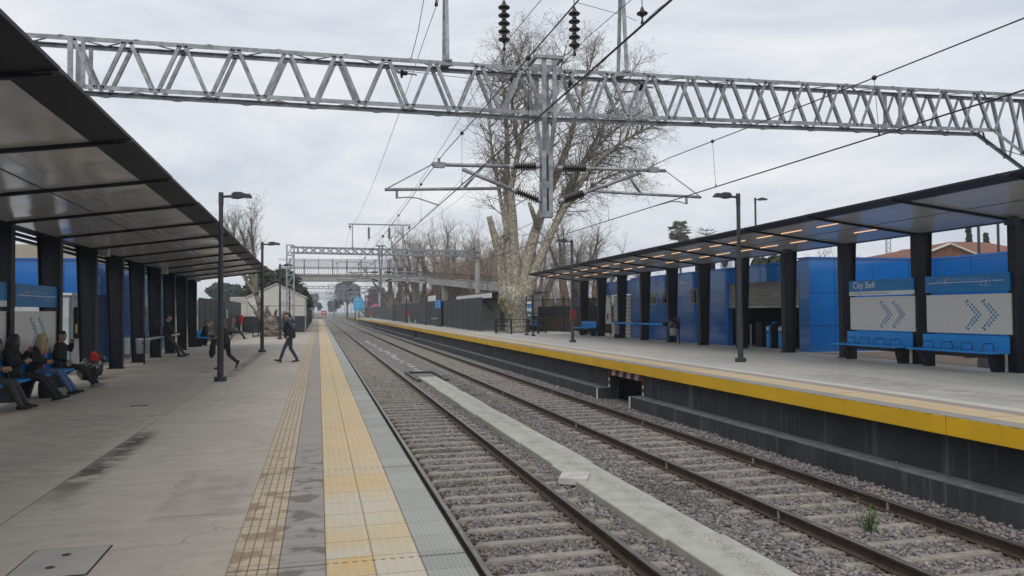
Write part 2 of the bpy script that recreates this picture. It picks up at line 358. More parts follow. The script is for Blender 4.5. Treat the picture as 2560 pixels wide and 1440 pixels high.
for a, b in runs(-4, 174):
    mb.box(8.62, 8.9, a, b, GND, RZ-.27); mb.box(8.22, 8.617, a, b, GND, -.655); ml.box(8.225, 8.617, a, b, -.654, -.645)
for p, q in gaps: mb.box(9.9, 10.1, p-.05, q+.05, GND, RZ-.27); mb.box(8.62, 8.9, p, q, RZ-.45, RZ-.275)
mb.build('wall', WALLC, wl); ml.build('ledge', LEDGE, wl)
# striped hazard frame round the refuge
HR, HW = M('hazard red', (.20,.03,.028), .7), M('hazard white', (.6,.59,.57), .7)
hz = MB(); y0, y1 = 19.95, 22.4
def hbox(k, *a): hz.k = k; hz.box(*a)
for i in range(9):
    a = y0-.10+i*.29; hz.k = i % 2
    hz.add([(8.612, a+.10, -.26), (8.612, a+.39, -.26), (8.612, a+.29, -.045), (8.612, a, -.045)], [(0,1,2,3)])
for yy in (y0-.1, y1):
    for i in range(4): hbox((i+1) % 2, 8.6, 8.616, yy, yy+.1, -.645+i*.097, -.645+(i+1)*.097)
for yy in (y0-.1, y1): hbox(1, 8.205, 8.218, yy, yy+.1, -1.1, -.65)
hz.build('hazard_stripes', [HR, HW], wl)
# yellow fascia panels
t = NT('traffic yellow paint'); x, y, z = t.xyz(); n = t.noise(1.3, 5); c = t.mixc(t.rng(n, .3, .7), (.66,.38,.008), (.80,.48,.008))
edge = t.mth('MULTIPLY', t.rng(z, RZ-.03, RZ-.004), t.rng(t.noise(8, 5, .7), .42, .62)); c = t.mixc(t.mth('MULTIPLY', edge, .7), c, (.12,.075,.02)); st = t.noise(1, 5, .7, t.scl(t.P(), (1, 7, .6))); c = t.mixc(t.rng(st, .62, .76, 0, .45), c, (.30,.19,.03)); c = t.mixc(t.rng(t.noise(14, 4, .7), .70, .74, 0, .6), c, (.20,.14,.06))
t.col(c); t.bump(t.noise(2.2, 3), .12, .03); YEL = t.set(.5)
fa = thing('platform_fascia', 'long row of yellow edge panels along the far platform', 'platform edge', (8.5, 20, RZ-.25))
yy = -3.9; k = 0
while yy < 174:
    L = 2.15 if yy < 60 else 12.9
    mb = MB(); mb.bbox(8.345, 8.60, yy+.006, min(yy+L, 174)-.006, RZ-.262, RZ-.001, .006); mb.build('edge_panel', YEL, fa); yy += L
# near platform wall below edge
mb = MB(); mb.box(.62, .8, -9, YE, GND, -.1); tag(mb.build('platform_wall', WALLC), 'dark wall below the near platform edge beside the first rail', 'wall')
# access hatch and slot drains in the near platform
HT = M('hatch concrete', (.30,.285,.255), .8, 0, .12, 3, .1)
mb = MB(); mb.box(-1.98, -1.49, 5.72, 6.37, -.006, .003)
hat = tag(mb.build('access_hatch', HT), 'square concrete access cover with two lifting holes set in the near platform', 'hatch')
mb = MB(); e = .012
for a in ((-1.98-e,-1.98,5.72-e,6.37+e), (-1.49,-1.49+e,5.72-e,6.37+e), (-1.98,-1.49,5.72-e,5.72), (-1.98,-1.49,6.37,6.37+e)): mb.box(*a, -.005, .0015)
mb.build('frame', BLACK, hat)
for (hx, hy) in ((-1.74, 6.2), (-1.76, 5.92)):
    mb = MB(); mb.lathe([(.03,.003),(.03,.006),(.018,.006),(.018,.0035)], (hx,hy,0), 12); mb.build('lifting_hole', DARK2, hat)
for (u, v, d) in ((349, 1014, 'beside the seated passengers'), (510, 930, 'behind the nearest lamp post')):
    p = AZ(u, v, 0); mb = MB(); mb.box(p.x-.16, p.x+.16, p.y-.05, p.y+.05, -.01, .002)
    tag(mb.build('slot_drain', BLACK), 'small dark slot drain in the near platform '+d, 'drain', 'slot drains in the near platform')
# ------------------------------------------------------------------ ballast
t = NT('ballast bed'); v = t.nt.nodes.new('ShaderNodeTexVoronoi'); v.inputs['Scale'].default_value = 16; t.L(t.P(), v.inputs['Vector'])
c = t.mixc(t.rng(t.noise(16, 2), .3, .7), (.12,.108,.106), (.36,.335,.33)); sc_ = t.nt.nodes.new('ShaderNodeSeparateColor'); t.L(v.outputs['Color'], sc_.inputs[0])
c = t.mixc(t.mth('MULTIPLY', sc_.outputs[0], .8), c, (.31,.29,.285)); c = t.mixc(t.rng(v.outputs['Distance'], .35, .62, 0, .75), c, (.05,.045,.045))
c = t.mixc(t.rng(t.noise(.35, 4), .55, .72, 0, .5), c, (.12,.115,.07))
t.col(c); t.bump(t.mth('SUBTRACT', 1.0, v.outputs['Distance']), .8, .04); BALM = t.set(.9, 0, .3)
mb = MB()
ys = [-6]+[q*1.5 for q in range(-3, 60)]+[100, 140, 200, 400, 900]
prof = [(.8,-1.16),(1.05,-1.12),(1.4,-1.105),(3.5,-1.105),(4.0,-1.11),(5.3,-1.11),(5.7,-1.105),(7.8,-1.10),(8.0,-1.02),(8.25,-.98),(8.95,-1.0)]
vs = [(x, y, z) for y in ys for (x, z) in prof]; n = len(prof)
mb.add(vs, [(i*n+k, i*n+k+1, i*n+n+k+1, i*n+n+k) for i in range(len(ys)-1) for k in range(n-1)])
struct('ballast_bed', mb, BALM)
def stones(y0, y1, n, smin, smax, xr=(.95, 8.24)):
    px = rng.uniform(xr[0], xr[1], n); u = rng.random(n); py = y0+(y1-y0)*u**1.5
    pz = np.interp(px, [p[0] for p in prof], [p[1] for p in prof])+rng.uniform(-.012, .022, n)
    s = rng.uniform(smin, smax, n)*(1+.0*py)
    base = np.array([(-1,-1,-1),(1,-1,-1),(1,1,-1),(-1,1,-1),(-1,-1,1),(1,-1,1),(1,1,1),(-1,1,1)], float)*.5
    V = base[None]*np.stack([s*rng.uniform(.7,1.3,n), s*rng.uniform(.6,1.1,n), s*rng.uniform(.45,.8,n)], 1)[:,None,:]
    V *= rng.uniform(.45, 1.15, (n, 8, 3))
    a, b = rng.uniform(0, 2*PI, n), rng.uniform(-.7, .7, n)
    ca, sa, cb, sb = np.cos(a), np.sin(a), np.cos(b), np.sin(b)
    x, y, z = V[...,0], V[...,1], V[...,2]
    y, z = y*cb[:,None]-z*sb[:,None], y*sb[:,None]+z*cb[:,None]
    x, y = x*ca[:,None]-y*sa[:,None], x*sa[:,None]+y*ca[:,None]
    V = np.stack([x+px[:,None], y+py[:,None], z+pz[:,None]], 2).reshape(-1, 3)
    F = np.array([(3,2,1,0),(4,5,6,7),(0,1,5,4),(1,2,6,5),(2,3,7,6),(3,0,4,7)])
    F = (F[None]+8*np.arange(n)[:,None,None]).reshape(-1)
    me = bpy.data.meshes.new('ballast_stones'); me.vertices.add(len(V)); me.vertices.foreach_set('co', V.ravel())
    me.loops.add(len(F)); me.loops.foreach_set('vertex_index', F.astype(np.int32))
    me.polygons.add(n*6); me.polygons.foreach_set('loop_start', np.arange(0, n*24, 4, dtype=np.int32)); me.polygons.foreach_set('loop_total', np.full(n*6, 4, dtype=np.int32))
    me.update(); me.validate(); return me
t = NT('ballast stone'); t.P(); ri = t.geo.outputs['Random Per Island']
cr = t.nt.nodes.new('ShaderNodeValToRGB'); t.L(ri, cr.inputs[0]); e_ = cr.color_ramp.elements
e_[0].color = (.11,.10,.105,1); e_[1].color = (.46,.44,.43,1); e_[1].position = 1
for p_, cc in ((.25,(.20,.18,.185,1)),(.5,(.27,.24,.24,1)),(.7,(.31,.27,.27,1)),(.85,(.36,.34,.33,1)),(.95,(.29,.22,.19,1))): q = e_.new(p_); q.color = cc
x, y, z = t.xyz(); c = t.mixc(t.rng(t.noise(40, 3), .3, .7, 0, .5), cr.outputs[0], (.12,.105,.10))
for xr_ in (1.66, 3.335, 5.91, 7.59): c = t.mixc(t.mth('MULTIPLY', t.rng(t.mth('ABSOLUTE', t.mth('SUBTRACT', x, xr_)), .34, .05), t.rng(t.noise(1.3, 4), .35, .6, .25, .75)), c, (.105,.072,.05))
c = t.mixc(t.rng(t.noise(.7, 4, .6), .54, .68, 0, .6), c, (.085,.075,.066)); t.col(c); STONE = t.set(.85, 0, .3)
me = stones(4.5, 34, 70000, .032, .07); me.materials.append(STONE)
o = bpy.data.objects.new('ballast_stones', me); COL.objects.link(o); tag(o, 'grey and mauve crushed stone ballast covering the track bed', 'ballast', None, 'stuff')
Rl = random.Random(12); mb = MB()
for k in range(330):
    yy = 5.2+16*Rl.random()**1.6; xx = Rl.choice((Rl.uniform(5.4, 8.2), Rl.uniform(5.6, 6.3), Rl.uniform(3.5, 8.2), Rl.uniform(8.0, 8.25))); zz = float(np.interp(xx, [p[0] for p in prof], [p[1] for p in prof]))+.05
    a = Rl.uniform(0, 6.28); s_ = Rl.uniform(.012, .034); d1 = Vector((math.cos(a), math.sin(a), Rl.uniform(-.4,.4)))*s_; d2 = Vector((-math.sin(a), math.cos(a), Rl.uniform(-.4,.6)))*s_*.7; p = Vector((xx, yy, zz)); mb.add([p-d1, p+d2, p+d1, p-d2+Vector((0,0,.008))], [(0,1,2,3)])
tag(mb.build('fallen_leaves', M('dry fallen leaves', (.20,.115,.06), .9, 0, .5, 9)), 'dry brown fallen leaves scattered over the ballast', 'leaves', None, 'stuff')
mb = MB()
for k in range(46): mb.octa((Rl.uniform(8.28, 8.58), 4.5+26*Rl.random()**1.4, -.635), Rl.uniform(.008, .03))
tag(mb.build('ledge_pebbles', STONE), 'small pale pebbles lying on the wall ledge', 'pebbles', None, 'stuff')
# ------------------------------------------------------------------ sleepers and rails
SLM = M('weathered concrete sleeper', (.25,.228,.195), .85, 0, .3, 5, .3, 60)
def sleeper_mb(far=False):
    mb = MB(); mb.hexa([(-1.25,-.12,-.2),(1.25,-.12,-.2),(1.25,.12,-.2),(-1.25,.12,-.2),(-1.23,-.07,-.002),(1.23,-.07,-.002),(1.23,.07,-.002),(-1.23,.07,-.002)])
    return mb
def clip_mb(x, s):
    mb = MB(); mb.tube([(x,-.05,.0),(x+s*.02,-.05,.03),(x+s*.05,-.02,.036),(x+s*.07,.03,.03),(x+s*.04,.06,.03),(x-s*.01,.04,.035)], .011, 5); mb.box(x-.02, x+.05 if s > 0 else x+.02, -.03, .03, -.01, .012); return mb
proto = bpy.data.objects.new('railway_sleeper', sleeper_mb().mesh('railway_sleeper', SLM)); COL.objects.link(proto)
tag(proto, 'weathered concrete sleeper in the ballast between the near track rails', 'sleeper', 'concrete sleepers under the near track')
clips = []
for x in (-.93, -.73, .73, .93):
    mb = clip_mb(x, -1 if x in (-.93, .73) else 1); o = bpy.data.objects.new('rail_clip', mb.mesh('rail_clip', RUST, None, True)); COL.objects.link(o); o.parent = proto; clips.append(o)
XN, XF = 2.50, 6.75
first = True
for (xc, lab, grp) in ((XN, 'weathered concrete sleeper in the ballast between the near track rails', 'concrete sleepers under the near track'), (XF, 'weathered concrete sleeper in the ballast between the far track rails', 'concrete sleepers under the far track')):
    for i in range(120):
        y = 5.0+i*.6
        if first: o = proto; first = False
        else:
            o = proto.copy(); COL.objects.link(o)
            if i < 26:
                for c_ in clips: d = c_.copy(); COL.objects.link(d); d.parent = o
        o.location = (xc+random.uniform(-.01,.01), y, RAIL-.145+random.uniform(-.006,.004)); o.rotation_euler = (0,0,random.uniform(-.006,.006)); o['label'] = lab; o['group'] = grp
mb = MB()
for xc in (XN, XF):
    for i in range(200): y = 77+i*.6; mb.box(xc-1.25, xc+1.25, y-.11, y+.11, RAIL-.3, RAIL-.147)
tag(mb.build('distant_sleepers', SLM), 'distant rows of sleepers far along both tracks', 'sleepers', None, 'stuff')
RH = NT('polished rail head'); RH.col(RH.mixc(RH.rng(RH.noise(6, 4, .6, RH.scl(RH.P(), (8, .5, 1))), .35, .65), (.14,.12,.105), (.30,.285,.27))); RHM = RH.set(.38, .85)
RW = M('rusty rail web', (.060,.040,.029), .7, .15, .35, 5)
for (x, d) in ((1.66, 'nearest rail beside the near platform edge'), (3.335, 'second rail of the near track'), (5.91, 'left rail of the far track'), (7.59, 'right rail of the far track under the wall ledge')):
    r = thing('rail', 'brown rail with worn bright top, '+d, 'rail', (x, 0, RAIL-.15))
    mb = MB(); mb.prism([(x-.075,RAIL-.15),(x+.075,RAIL-.15),(x+.075,RAIL-.138),(x+.012,RAIL-.12),(x+.011,RAIL-.045),(x+.036,RAIL-.034),(x+.036,RAIL-.008),(x-.036,RAIL-.008),(x-.036,RAIL-.034),(x-.011,RAIL-.045),(x-.012,RAIL-.12),(x-.075,RAIL-.138)], 'y', -6, 600); mb.build('rail_web', RW, r)
    mb = MB(); mb.prism([(x-.034,RAIL-.0078),(x+.034,RAIL-.0078),(x+.03,RAIL-.001),(x+.018,RAIL+.001),(x-.018,RAIL+.001),(x-.03,RAIL-.001)], 'y', -6, 600); mb.build('rail_head', RHM, r)
    if x > 5:
        for y in (9.2, 12.6, 17.5, 25):
            mb = MB(); mb.box(x-.05, x-.013, y-.009, y+.009, RAIL-.135, RAIL-.03); mb.build('anchor', SLM, r)
# cable trough between tracks
t = NT('trough lid concrete'); x, y, z = t.xyz(); n = t.noise(3, 6); c = t.mixc(t.rng(n, .3, .7), (.31,.31,.27), (.44,.435,.385))
cr_ = t.mth('MULTIPLY', t.rng(t.noise(45, 4, .7), .52, .60), t.rng(t.mth('ABSOLUTE', t.mth('ADD', t.mth('SUBTRACT', x, 4.42), t.mth('MULTIPLY', t.mth('SUBTRACT', t.noise(1.2, 3), .5), .5))), .17, .03)); c = t.mixc(t.mth('MULTIPLY', cr_, .85), c, (.10,.09,.075)); c = t.mixc(t.rng(t.noise(10, 5, .7), .6, .72, 0, .5), c, (.19,.175,.14))
t.col(c); t.bump(t.noise(60, 4), .4, .01); TRO = t.set(.85)
y = 4.0; k = 0
while y < 30.5:
    L = 2.3 if y < 22 else 1.6; mb = MB(); a = random.uniform(-.03,.03)
    mb.bbox(3.98+a, 4.72+a, y+.012, y+L-.008, -1.14, -.985+random.uniform(-.008,.008), .012)
    tag(mb.build('trough_lid', TRO), ('grey concrete slab between the tracks, %s from the camera' % ORD[k]), 'slab', 'concrete trough lids between the tracks'); y += L; k += 1
mb = MB(); mb.hexa([(3.72,12.0,-1.06),(4.12,11.75,-1.06),(4.35,12.25,-1.06),(3.95,12.5,-1.06),(3.72,12.0,-.968),(4.12,11.75,-.955),(4.35,12.25,-.958),(3.95,12.5,-.968)])
tag(mb.build('loose_board', M('pale board', (.46,.44,.41), .8, 0, .2, 4)), 'pale flat board lying askew across the trough slabs', 'board')
pt = thing('cable_pit', 'open square pit with a dark steel frame between the tracks', 'pit', (4.4, 33, -1.12))
mb = MB()
for a in ((3.75,3.87,30.9,35.2),(4.93,5.05,30.9,35.2),(3.87,4.93,30.9,31.1),(3.87,4.93,35.0,35.2)): mb.box(*a, -1.12, -.99)
mb.build('frame', DARK2, pt); mb = MB(); mb.box(3.87, 4.93, 31.1, 35.0, -1.12, -1.085); mb.build('pit_floor', BALM, pt)
for i in range(26):
    y = 36+i*1.5+random.uniform(-.3,.3); s = random.uniform(.25,.55); mb = MB(); x = 4.42+random.uniform(-.15,.15)
    pts = [(x+s*.6*random.uniform(.5,1)*math.cos(q*PI/3), y+s*1.5*random.uniform(.6,1)*math.sin(q*PI/3)) for q in range(6)]
    mb.prism(pts, 'z', -1.12, -1.045); tag(mb.build('broken_slab', TRO), 'broken piece of grey slab in the ballast between the tracks', 'slab', 'broken slabs between the tracks')
# ------------------------------------------------------------------ canopies
t = NT('glossy grey soffit'); n = t.noise(.9, 3, .5); n2 = t.noise(.5, 2, .5)
t.col(t.mixc(t.rng(n, .3, .7), (.74,.735,.70), (.86,.855,.82))); t.bump(n2, .25, .25)
SOFF = t.set(.17, .35, .6)
t = NT('glossy blue grey soffit'); n = t.noise(.9, 3, .5); n2 = t.noise(.5, 2, .5)
t.col(t.mixc(t.rng(n, .3, .7), (.64,.65,.65), (.76,.77,.765))); t.bump(n2, .2, .2)
SOFR = t.set(.22, .3, .5)
LED = emit('warm lamp strip', (1, .58, .30), 1.05)
LEDOFF = M('unlit lamp strip', (.55,.56,.58), .3)
def canopy(lab, Xc, Xf, side, ys, zc, zf, z0, mat_s, nlit):
    """side=-1: columns at -x of the front edge"""
    root = thing('platform_canopy', lab, 'canopy', (Xc, ys[0], z0))
    Xb = Xc+side*.55
    def dz(Y): return -.0085*(Y-17)
    def Z(x, Y, d=0): return zc+(zf-zc)*(x-Xc)/(Xf-Xc)+dz(Y)+d
    def P(x, Y, d=0): return (x, Y, Z(x, Y, d))
    def slab(mb, x0, x1, a, b, d0, d1):
        if x0 > x1: x0, x1 = x1, x0
        mb.hexa([P(x0,a,d0),P(x1,a,d0),P(x1,b,d0),P(x0,b,d0),P(x0,a,d1),P(x1,a,d1),P(x1,b,d1),P(x0,b,d1)])
    Xe = Xf+side*.5; Xm = (Xe+Xc)/2
    for i, Y in enumerate(ys):                      # columns: I section, tapering downwards
        tp = Xc+side*.50; bt = Xc+side*.37; zt = Z(Xc, Y, -.01); h = .11
        mb = MB()
        def plate(x0b, x1b, x0t, x1t, hy):
            if x0b > x1b: x0b, x1b, x0t, x1t = x1b, x0b, x1t, x0t
            mb.hexa([(x0b,Y-hy,z0),(x1b,Y-hy,z0),(x1b,Y+hy,z0),(x0b,Y+hy,z0),(x0t,Y-hy,zt),(x1t,Y-hy,zt),(x1t,Y+hy,zt),(x0t,Y+hy,zt)])
        plate(Xc, Xc+side*.02, Xc, Xc+side*.02, h); plate(bt-side*.02, bt, tp-side*.02, tp, h); plate(Xc+side*.0205, bt-side*.0205, Xc+side*.0205, tp-side*.0205, .02)
        mb.box(min(Xc,bt)-.05, max(Xc,bt)+.05, Y-.16, Y+.16, z0, z0+.02)
        mb.build('column', DARK, root)
        mb = MB(); slab(mb, Xf+side*.06, Xb, Y-.035, Y+.035, -.055, .05); mb.build('beam', DARK, root)
        mb = MB(); slab(mb, Xf-side*.012, Xf+side*.22, Y-.07, Y+.07, -.03, -.015); mb.build('beam_tab', DARK2, root)
    for i in range(len(ys)-1):
        a, b = ys[i]+.036, ys[i+1]-.036
        mb = MB(); slab(mb, Xf+random.uniform(-.012,.012), Xe-side*.01, a-.03, b+.03, -.012, .03); mb.build('edge_panel', DARK, root)
        mb = MB(); slab(mb, Xe, Xm-side*.006, a, b, 0, .03); mb.build('soffit_panel', mat_s, root)
        mb = MB(); slab(mb, Xm+side*.006, Xc+side*.12, a, b, 0, .03); mb.build('soffit_panel', mat_s, root)
        mb = MB(); slab(mb, Xm-.012, Xm+.012, a, b, -.006, -.001); mb.build('soffit_seam', DARK, root)
        if not nlit:
            for fx in (.42, .48):
                xx = Xf+(Xc-Xf)*fx; mb = MB(); slab(mb, xx-.008, xx+.008, a+.3, b-.9, -.005, -.001); mb.build('strip_light', LEDOFF, root)
        if nlit and ys[i] > 16:
            for fx in (.36, .72):
                xx = Xf+(Xc-Xf)*fx
                for (p, q) in ((a+.12, a+1.12), (b-1.12, b-.12)):
                    lit = not (i % 4 == 1 and p > a+1 and fx > .5)
                    mb = MB(); mb.hexa([P(xx-.013,p,-.012),P(xx+.013,p,-.012),P(xx+.013,q,-.012),P(xx-.013,q,-.012),P(xx-.013,p,-.001),P(xx+.013,p,-.001),P(xx+.013,q,-.001),P(xx-.013,q,-.001)])
                    mb.build('strip_light', LED if lit else LEDOFF, root)
    mb = MB(); slab(mb, Xf+side*.3, Xb, ys[0]-.1, ys[-1]+.1, .061, .12); mb.build('roof_sheet', DARK2, root)
    for d in (-.16, -.05) if not nlit else ():
        mb = MB(); slab(mb, Xb-side*.08, Xb, ys[0], ys[-1], d, d+.05); mb.build('purlin', DARK, root)
    return root, Z
ysL = [17.45+3.0*k+.02*k for k in range(-8, 9)]; ysL = [y-2.6/26*(y-17.45)*0 for y in ysL]
canL, ZL = canopy('long dark canopy on slim black columns over the seated passengers on the near platform', -5.9, -2.45, -1, ysL, 3.57, 4.02, 0, SOFF, False)
ysR = [14.45+3.01*k for k in range(-4, 11)]
canR, ZR = canopy('long dark canopy with warm strip lights in front of the blue buildings', 15.3, 12.05, 1, ysR, 3.70, 4.08, RZ, SOFR, True)
# loudspeaker / camera housings under the canopies
for (u, v, X, d, light) in ((262, 628, -5.75, 'near canopy beside the fourth visible column', 1), (412, 676, -5.75, 'near canopy farther along the soffit', 1), (495, 697, -5.75, 'near canopy at its far end', 1)):
    p = AX(u, v, X); mb = MB(); mb.prism([(p.y-.16, p.z-.14), (p.y+.16, p.z-.14), (p.y+.06, p.z+.12), (p.y-.06, p.z+.12)], 'x', p.x-.11, p.x+.11); mb.bar((p.x,p.y,p.z+.1),(p.x,p.y,p.z+.3),.03)
    tag(mb.build('loudspeaker', M('pale speaker', (.45,.45,.43), .5)), 'pale wedge loudspeaker hanging under the '+d, 'loudspeaker', 'loudspeakers under the near canopy')
for (u, v, d) in ((2530, 553, 'at the rightmost black column'), (1968, 628, 'at the column left of the blue box building'), (1660, 668, 'near the tap of the middle columns'), (1485, 693, 'by the far columns')):
    p = AX(u, v, 15.1); mb = MB(); mb.bbox(p.x-.09, p.x+.09, p.y-.14, p.y+.14, p.z-.08, p.z+.06); mb.bar((p.x,p.y,p.z),(p.x+.12,p.y,p.z+.2),.03)
    tag(mb.build('floodlight', DARK2), 'small grey floodlight under the far canopy '+d.replace('near the tap of the middle columns', 'above the waste bin'), 'floodlight', 'floodlights under the far canopy')
# ------------------------------------------------------------------ blue buildings
t = NT('blue cladding panels'); x, y, z = t.xyz()
br1 = t.brick(t.comb(t.mth('ADD', x, y), z), 1.5, 1.12, (.005,.125,.42), (.008,.15,.48), (.002,.035,.14), .014)
n = t.noise(.5, 3); t.col(t.mixc(t.rng(n, .35, .7, 0, .3), t.mixc(t.rng(t.noise(1, 5, .7, t.scl(t.P(), (6, 6, .5))), .58, .74, 0, .35), br1.outputs['Color'], (.02,.10,.25)), (.005,.085,.32))); t.bump(t.mth('SUBTRACT', t.mth('MULTIPLY', t.noise(.7, 2), .8), t.mth('MULTIPLY', br1.outputs['Fac'], .05)), .25, .12)
t.b.inputs['Coat Weight'].default_value = .5; t.b.inputs['Coat Roughness'].default_value = .03; CLAD = t.set(.22, 0, .5)
t = NT('roller shutter'); x, y, z = t.xyz(); sh = t.mth('SINE', t.mth('MULTIPLY', z, 2*PI/.085)); t.col(t.mixc(t.rng(t.noise(2, 4), .3, .7), (.28,.28,.26), (.36,.36,.33))); t.bump(sh, .8, .02); SHUT = t.set(.5, .3)
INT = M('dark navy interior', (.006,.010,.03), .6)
GLS = NT('dark window glass'); GLS.col((.02,.025,.03)); GLSM = GLS.set(.08, 0, .8)
FRM = M('aluminium frame', (.35,.36,.37), .4, .6)
WX = 16.2
b = thing('ticket_building', 'blue clad ticket hall with a half open roller shutter behind the far canopy', 'building', (WX+2, 30, RZ))
mb = MB(); T = 3.33
mb.box(WX, WX+.15, 28.9, 38.9, RZ, T); mb.box(WX, WX+.15, 23.9, 28.9, 2.72, T)            # long wall, lintel over entrance
mb.box(WX, 20.8, 23.3, 23.9, RZ, 3.42)                                                        # end block facing the camera
mb.box(WX, WX+.15, 38.9, 43.6, 2.55, 3.28)
mb.build('wall', CLAD, b)
mb = MB(); mb.box(WX-.03, 20.83, 23.27, 23.93, 3.42, 3.47); mb.box(WX-.03, WX+.2, 23.93, 38.93, T, T+.05); mb.build('coping', BLUE2, b)
mb = MB(); mb.box(WX+.16, 26, 24, 43, T-.1, T-.02); mb.build('roof', DARK2, b)
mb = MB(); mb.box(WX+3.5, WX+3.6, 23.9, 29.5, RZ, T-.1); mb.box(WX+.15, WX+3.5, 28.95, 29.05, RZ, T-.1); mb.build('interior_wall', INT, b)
mb = MB(); mb.box(WX+.05, WX+.1, 23.95, 28.88, 1.80, 2.72); s_ = mb.build('roller_shutter', SHUT, b)
mb = MB(); mb.box(WX+.04, WX+.12, 23.95, 28.88, 1.74, 1.80); mb.build('bottom_rail', FRM, s_)
mb = MB(); mb.box(WX-.02, WX+.2, 28.72, 28.9, RZ, 2.72); mb.build('door_frame', BLUE2, b)
def window(y0, y1, z0, z1):
    mb = MB(); 
    for a in ((y0,y0+.06,z0,z1),(y1-.06,y1,z0,z1),(y0+.06,y1-.06,z0,z0+.05),(y0+.06,y1-.06,z1-.05,z1),((y0+y1)/2-.025,(y0+y1)/2+.025,z0+.05,z1-.05)): mb.box(WX-.025, WX+.02, *a)
    f = mb.build('window', FRM, b); mb = MB(); mb.box(WX-.012, WX-.004, y0+.05, y1-.05, z0+.04, z1-.04); mb.build('pane', GLSM, f)
window(35.6, 36.9, 1.95, 2.55); window(33.6, 35.0, 1.95, 2.55); window(31.35, 32.0, 1.95, 2.6)
pl = lambda x, y, z: (WX-.006-z, 33.05-x, 2.86+y)
text_mb('Boletería', .2, pl).build('lettering', WHITE, b)
mb = MB(); mb.box(WX+.02, WX+.12, 29.95, 31.6, T+.05, T+.75); mb.build('plant_screen', DARK, b)
ac = thing('air_conditioner', 'white outdoor air conditioning unit with a round fan on the blue hall roof', 'air conditioner', (16.7, 29.3, T+.05))
mb = MB(); mb.bbox(16.45, 16.85, 28.8, 29.8, T+.05, T+.72, .02); mb.build('casing', WHITE, ac)
mb = MB(); mb.tube([(16.449,29.37,T+.385),(16.43,29.37,T+.385)], .27, 20); gq = mb.build('fan_grille', DARK2, ac); mb = MB(); mb.tube([(16.431,29.37,T+.385),(16.42,29.37,T+.385)], .06, 10); mb.build('hub', WHITE, gq)
# turnstiles inside the entrance
for k, yy in enumerate((26.42, 25.62)):
    tg = thing('ticket_gate', 'black ticket gate with sloping blue front, %s in the entrance' % ('left one' if k == 0 else 'right one half behind a column'), 'ticket gate', (17.3, yy, RZ), 'ticket gates in the entrance')
    mb = MB(); mb.bbox(16.63, 18.0, yy-.12, yy+.12, RZ, 1.14, .02); mb.build('cabinet', DARK, tg)
    mb = MB(); mb.prism([(16.55,RZ+.02),(16.625,RZ+.02),(16.625,1.0),(16.90,1.2),(16.86,1.23),(16.55,1.02)], 'y', yy-.115, yy+.115); fr = mb.build('front_panel', BLUE, tg)
    mb = MB(); mb.box(16.535, 16.549, yy-.085, yy+.085, .90, 1.02); mb.build('display', WHITE, fr); mb = MB(); mb.box(16.535, 16.549, yy-.04, yy+.04, .78, .87); mb.build('slot', BLACK, fr)
tg = thing('ticket_gate', 'plain black ticket gate with steel posts at the left of the entrance', 'ticket gate', (17.6, 27, RZ), 'ticket gates in the entrance')
mb = MB(); mb.bbox(16.7, 18.2, 27.1, 27.55, RZ, 1.2, .02); mb.build('cabinet', DARK, tg)
for yy in (28.3, 27.7): mb = MB(); mb.tube([(16.6,yy,RZ),(16.6,yy,1.1)], .035, 8); mb.build('post', FRM, tg)
# parallel blue wall behind the benches + white cabin + dark gate
mb = MB(); mb.box(20.8, 20.95, -2, 23.28, GND, 3.45)
tag(mb.build('blue_wall', CLAD), 'long blue boundary wall behind the benches, running towards the camera', 'wall')
cb = thing('white_cabin', 'small white corrugated cabin with a dark window beside the blue hall', 'cabin', (17, 40.2, RZ))
t = NT('corrugated white sheet'); x, y, z = t.xyz(); t.col(t.mixc(t.rng(t.noise(3, 4), .3, .7), (.5,.5,.48), (.62,.62,.6))); t.bump(t.mth('SINE', t.mth('MULTIPLY', z, 2*PI/.2)), 1, .03); CORR = t.set(.5)
mb = MB(); mb.box(16.15, 18.2, 38.95, 41.3, RZ, 2.5); mb.build('wall', CORR, cb); mb = MB(); mb.box(16.1, 16.148, 39.5, 40.35, 1.15, 2.1); mb.build('window', GLSM, cb)
nb = thing('notice_board', 'white notice panel with a small red square beyond the white cabin', 'notice', (16.3, 42.6, RZ))
mb = MB(); mb.box(16.3, 16.36, 42.2, 43.3, .9, 2.45); mb.build('panel', WHITE, nb); mb = MB(); mb.box(16.285, 16.299, 42.5, 42.75, 1.15, 1.5); mb.build('red_square', RED, nb)
mb = MB(); mb.box(16.3, 16.36, 42.2, 42.26, RZ, .9); mb.build('post', DARK, nb)
# electrical box on the column
eb = thing('meter_box', 'small grey metal box at the foot of a column by the blue leaning rail', 'box', (15.2, 38.2, RZ))
mb = MB(); mb.bbox(15.02, 15.28, 38.3, 38.75, .45, 1.05, .01); mb.build('casing', GALV2, eb); mb = MB(); mb.box(15.1, 15.2, 38.4, 38.6, RZ, .45); mb.build('foot', DARK, eb)
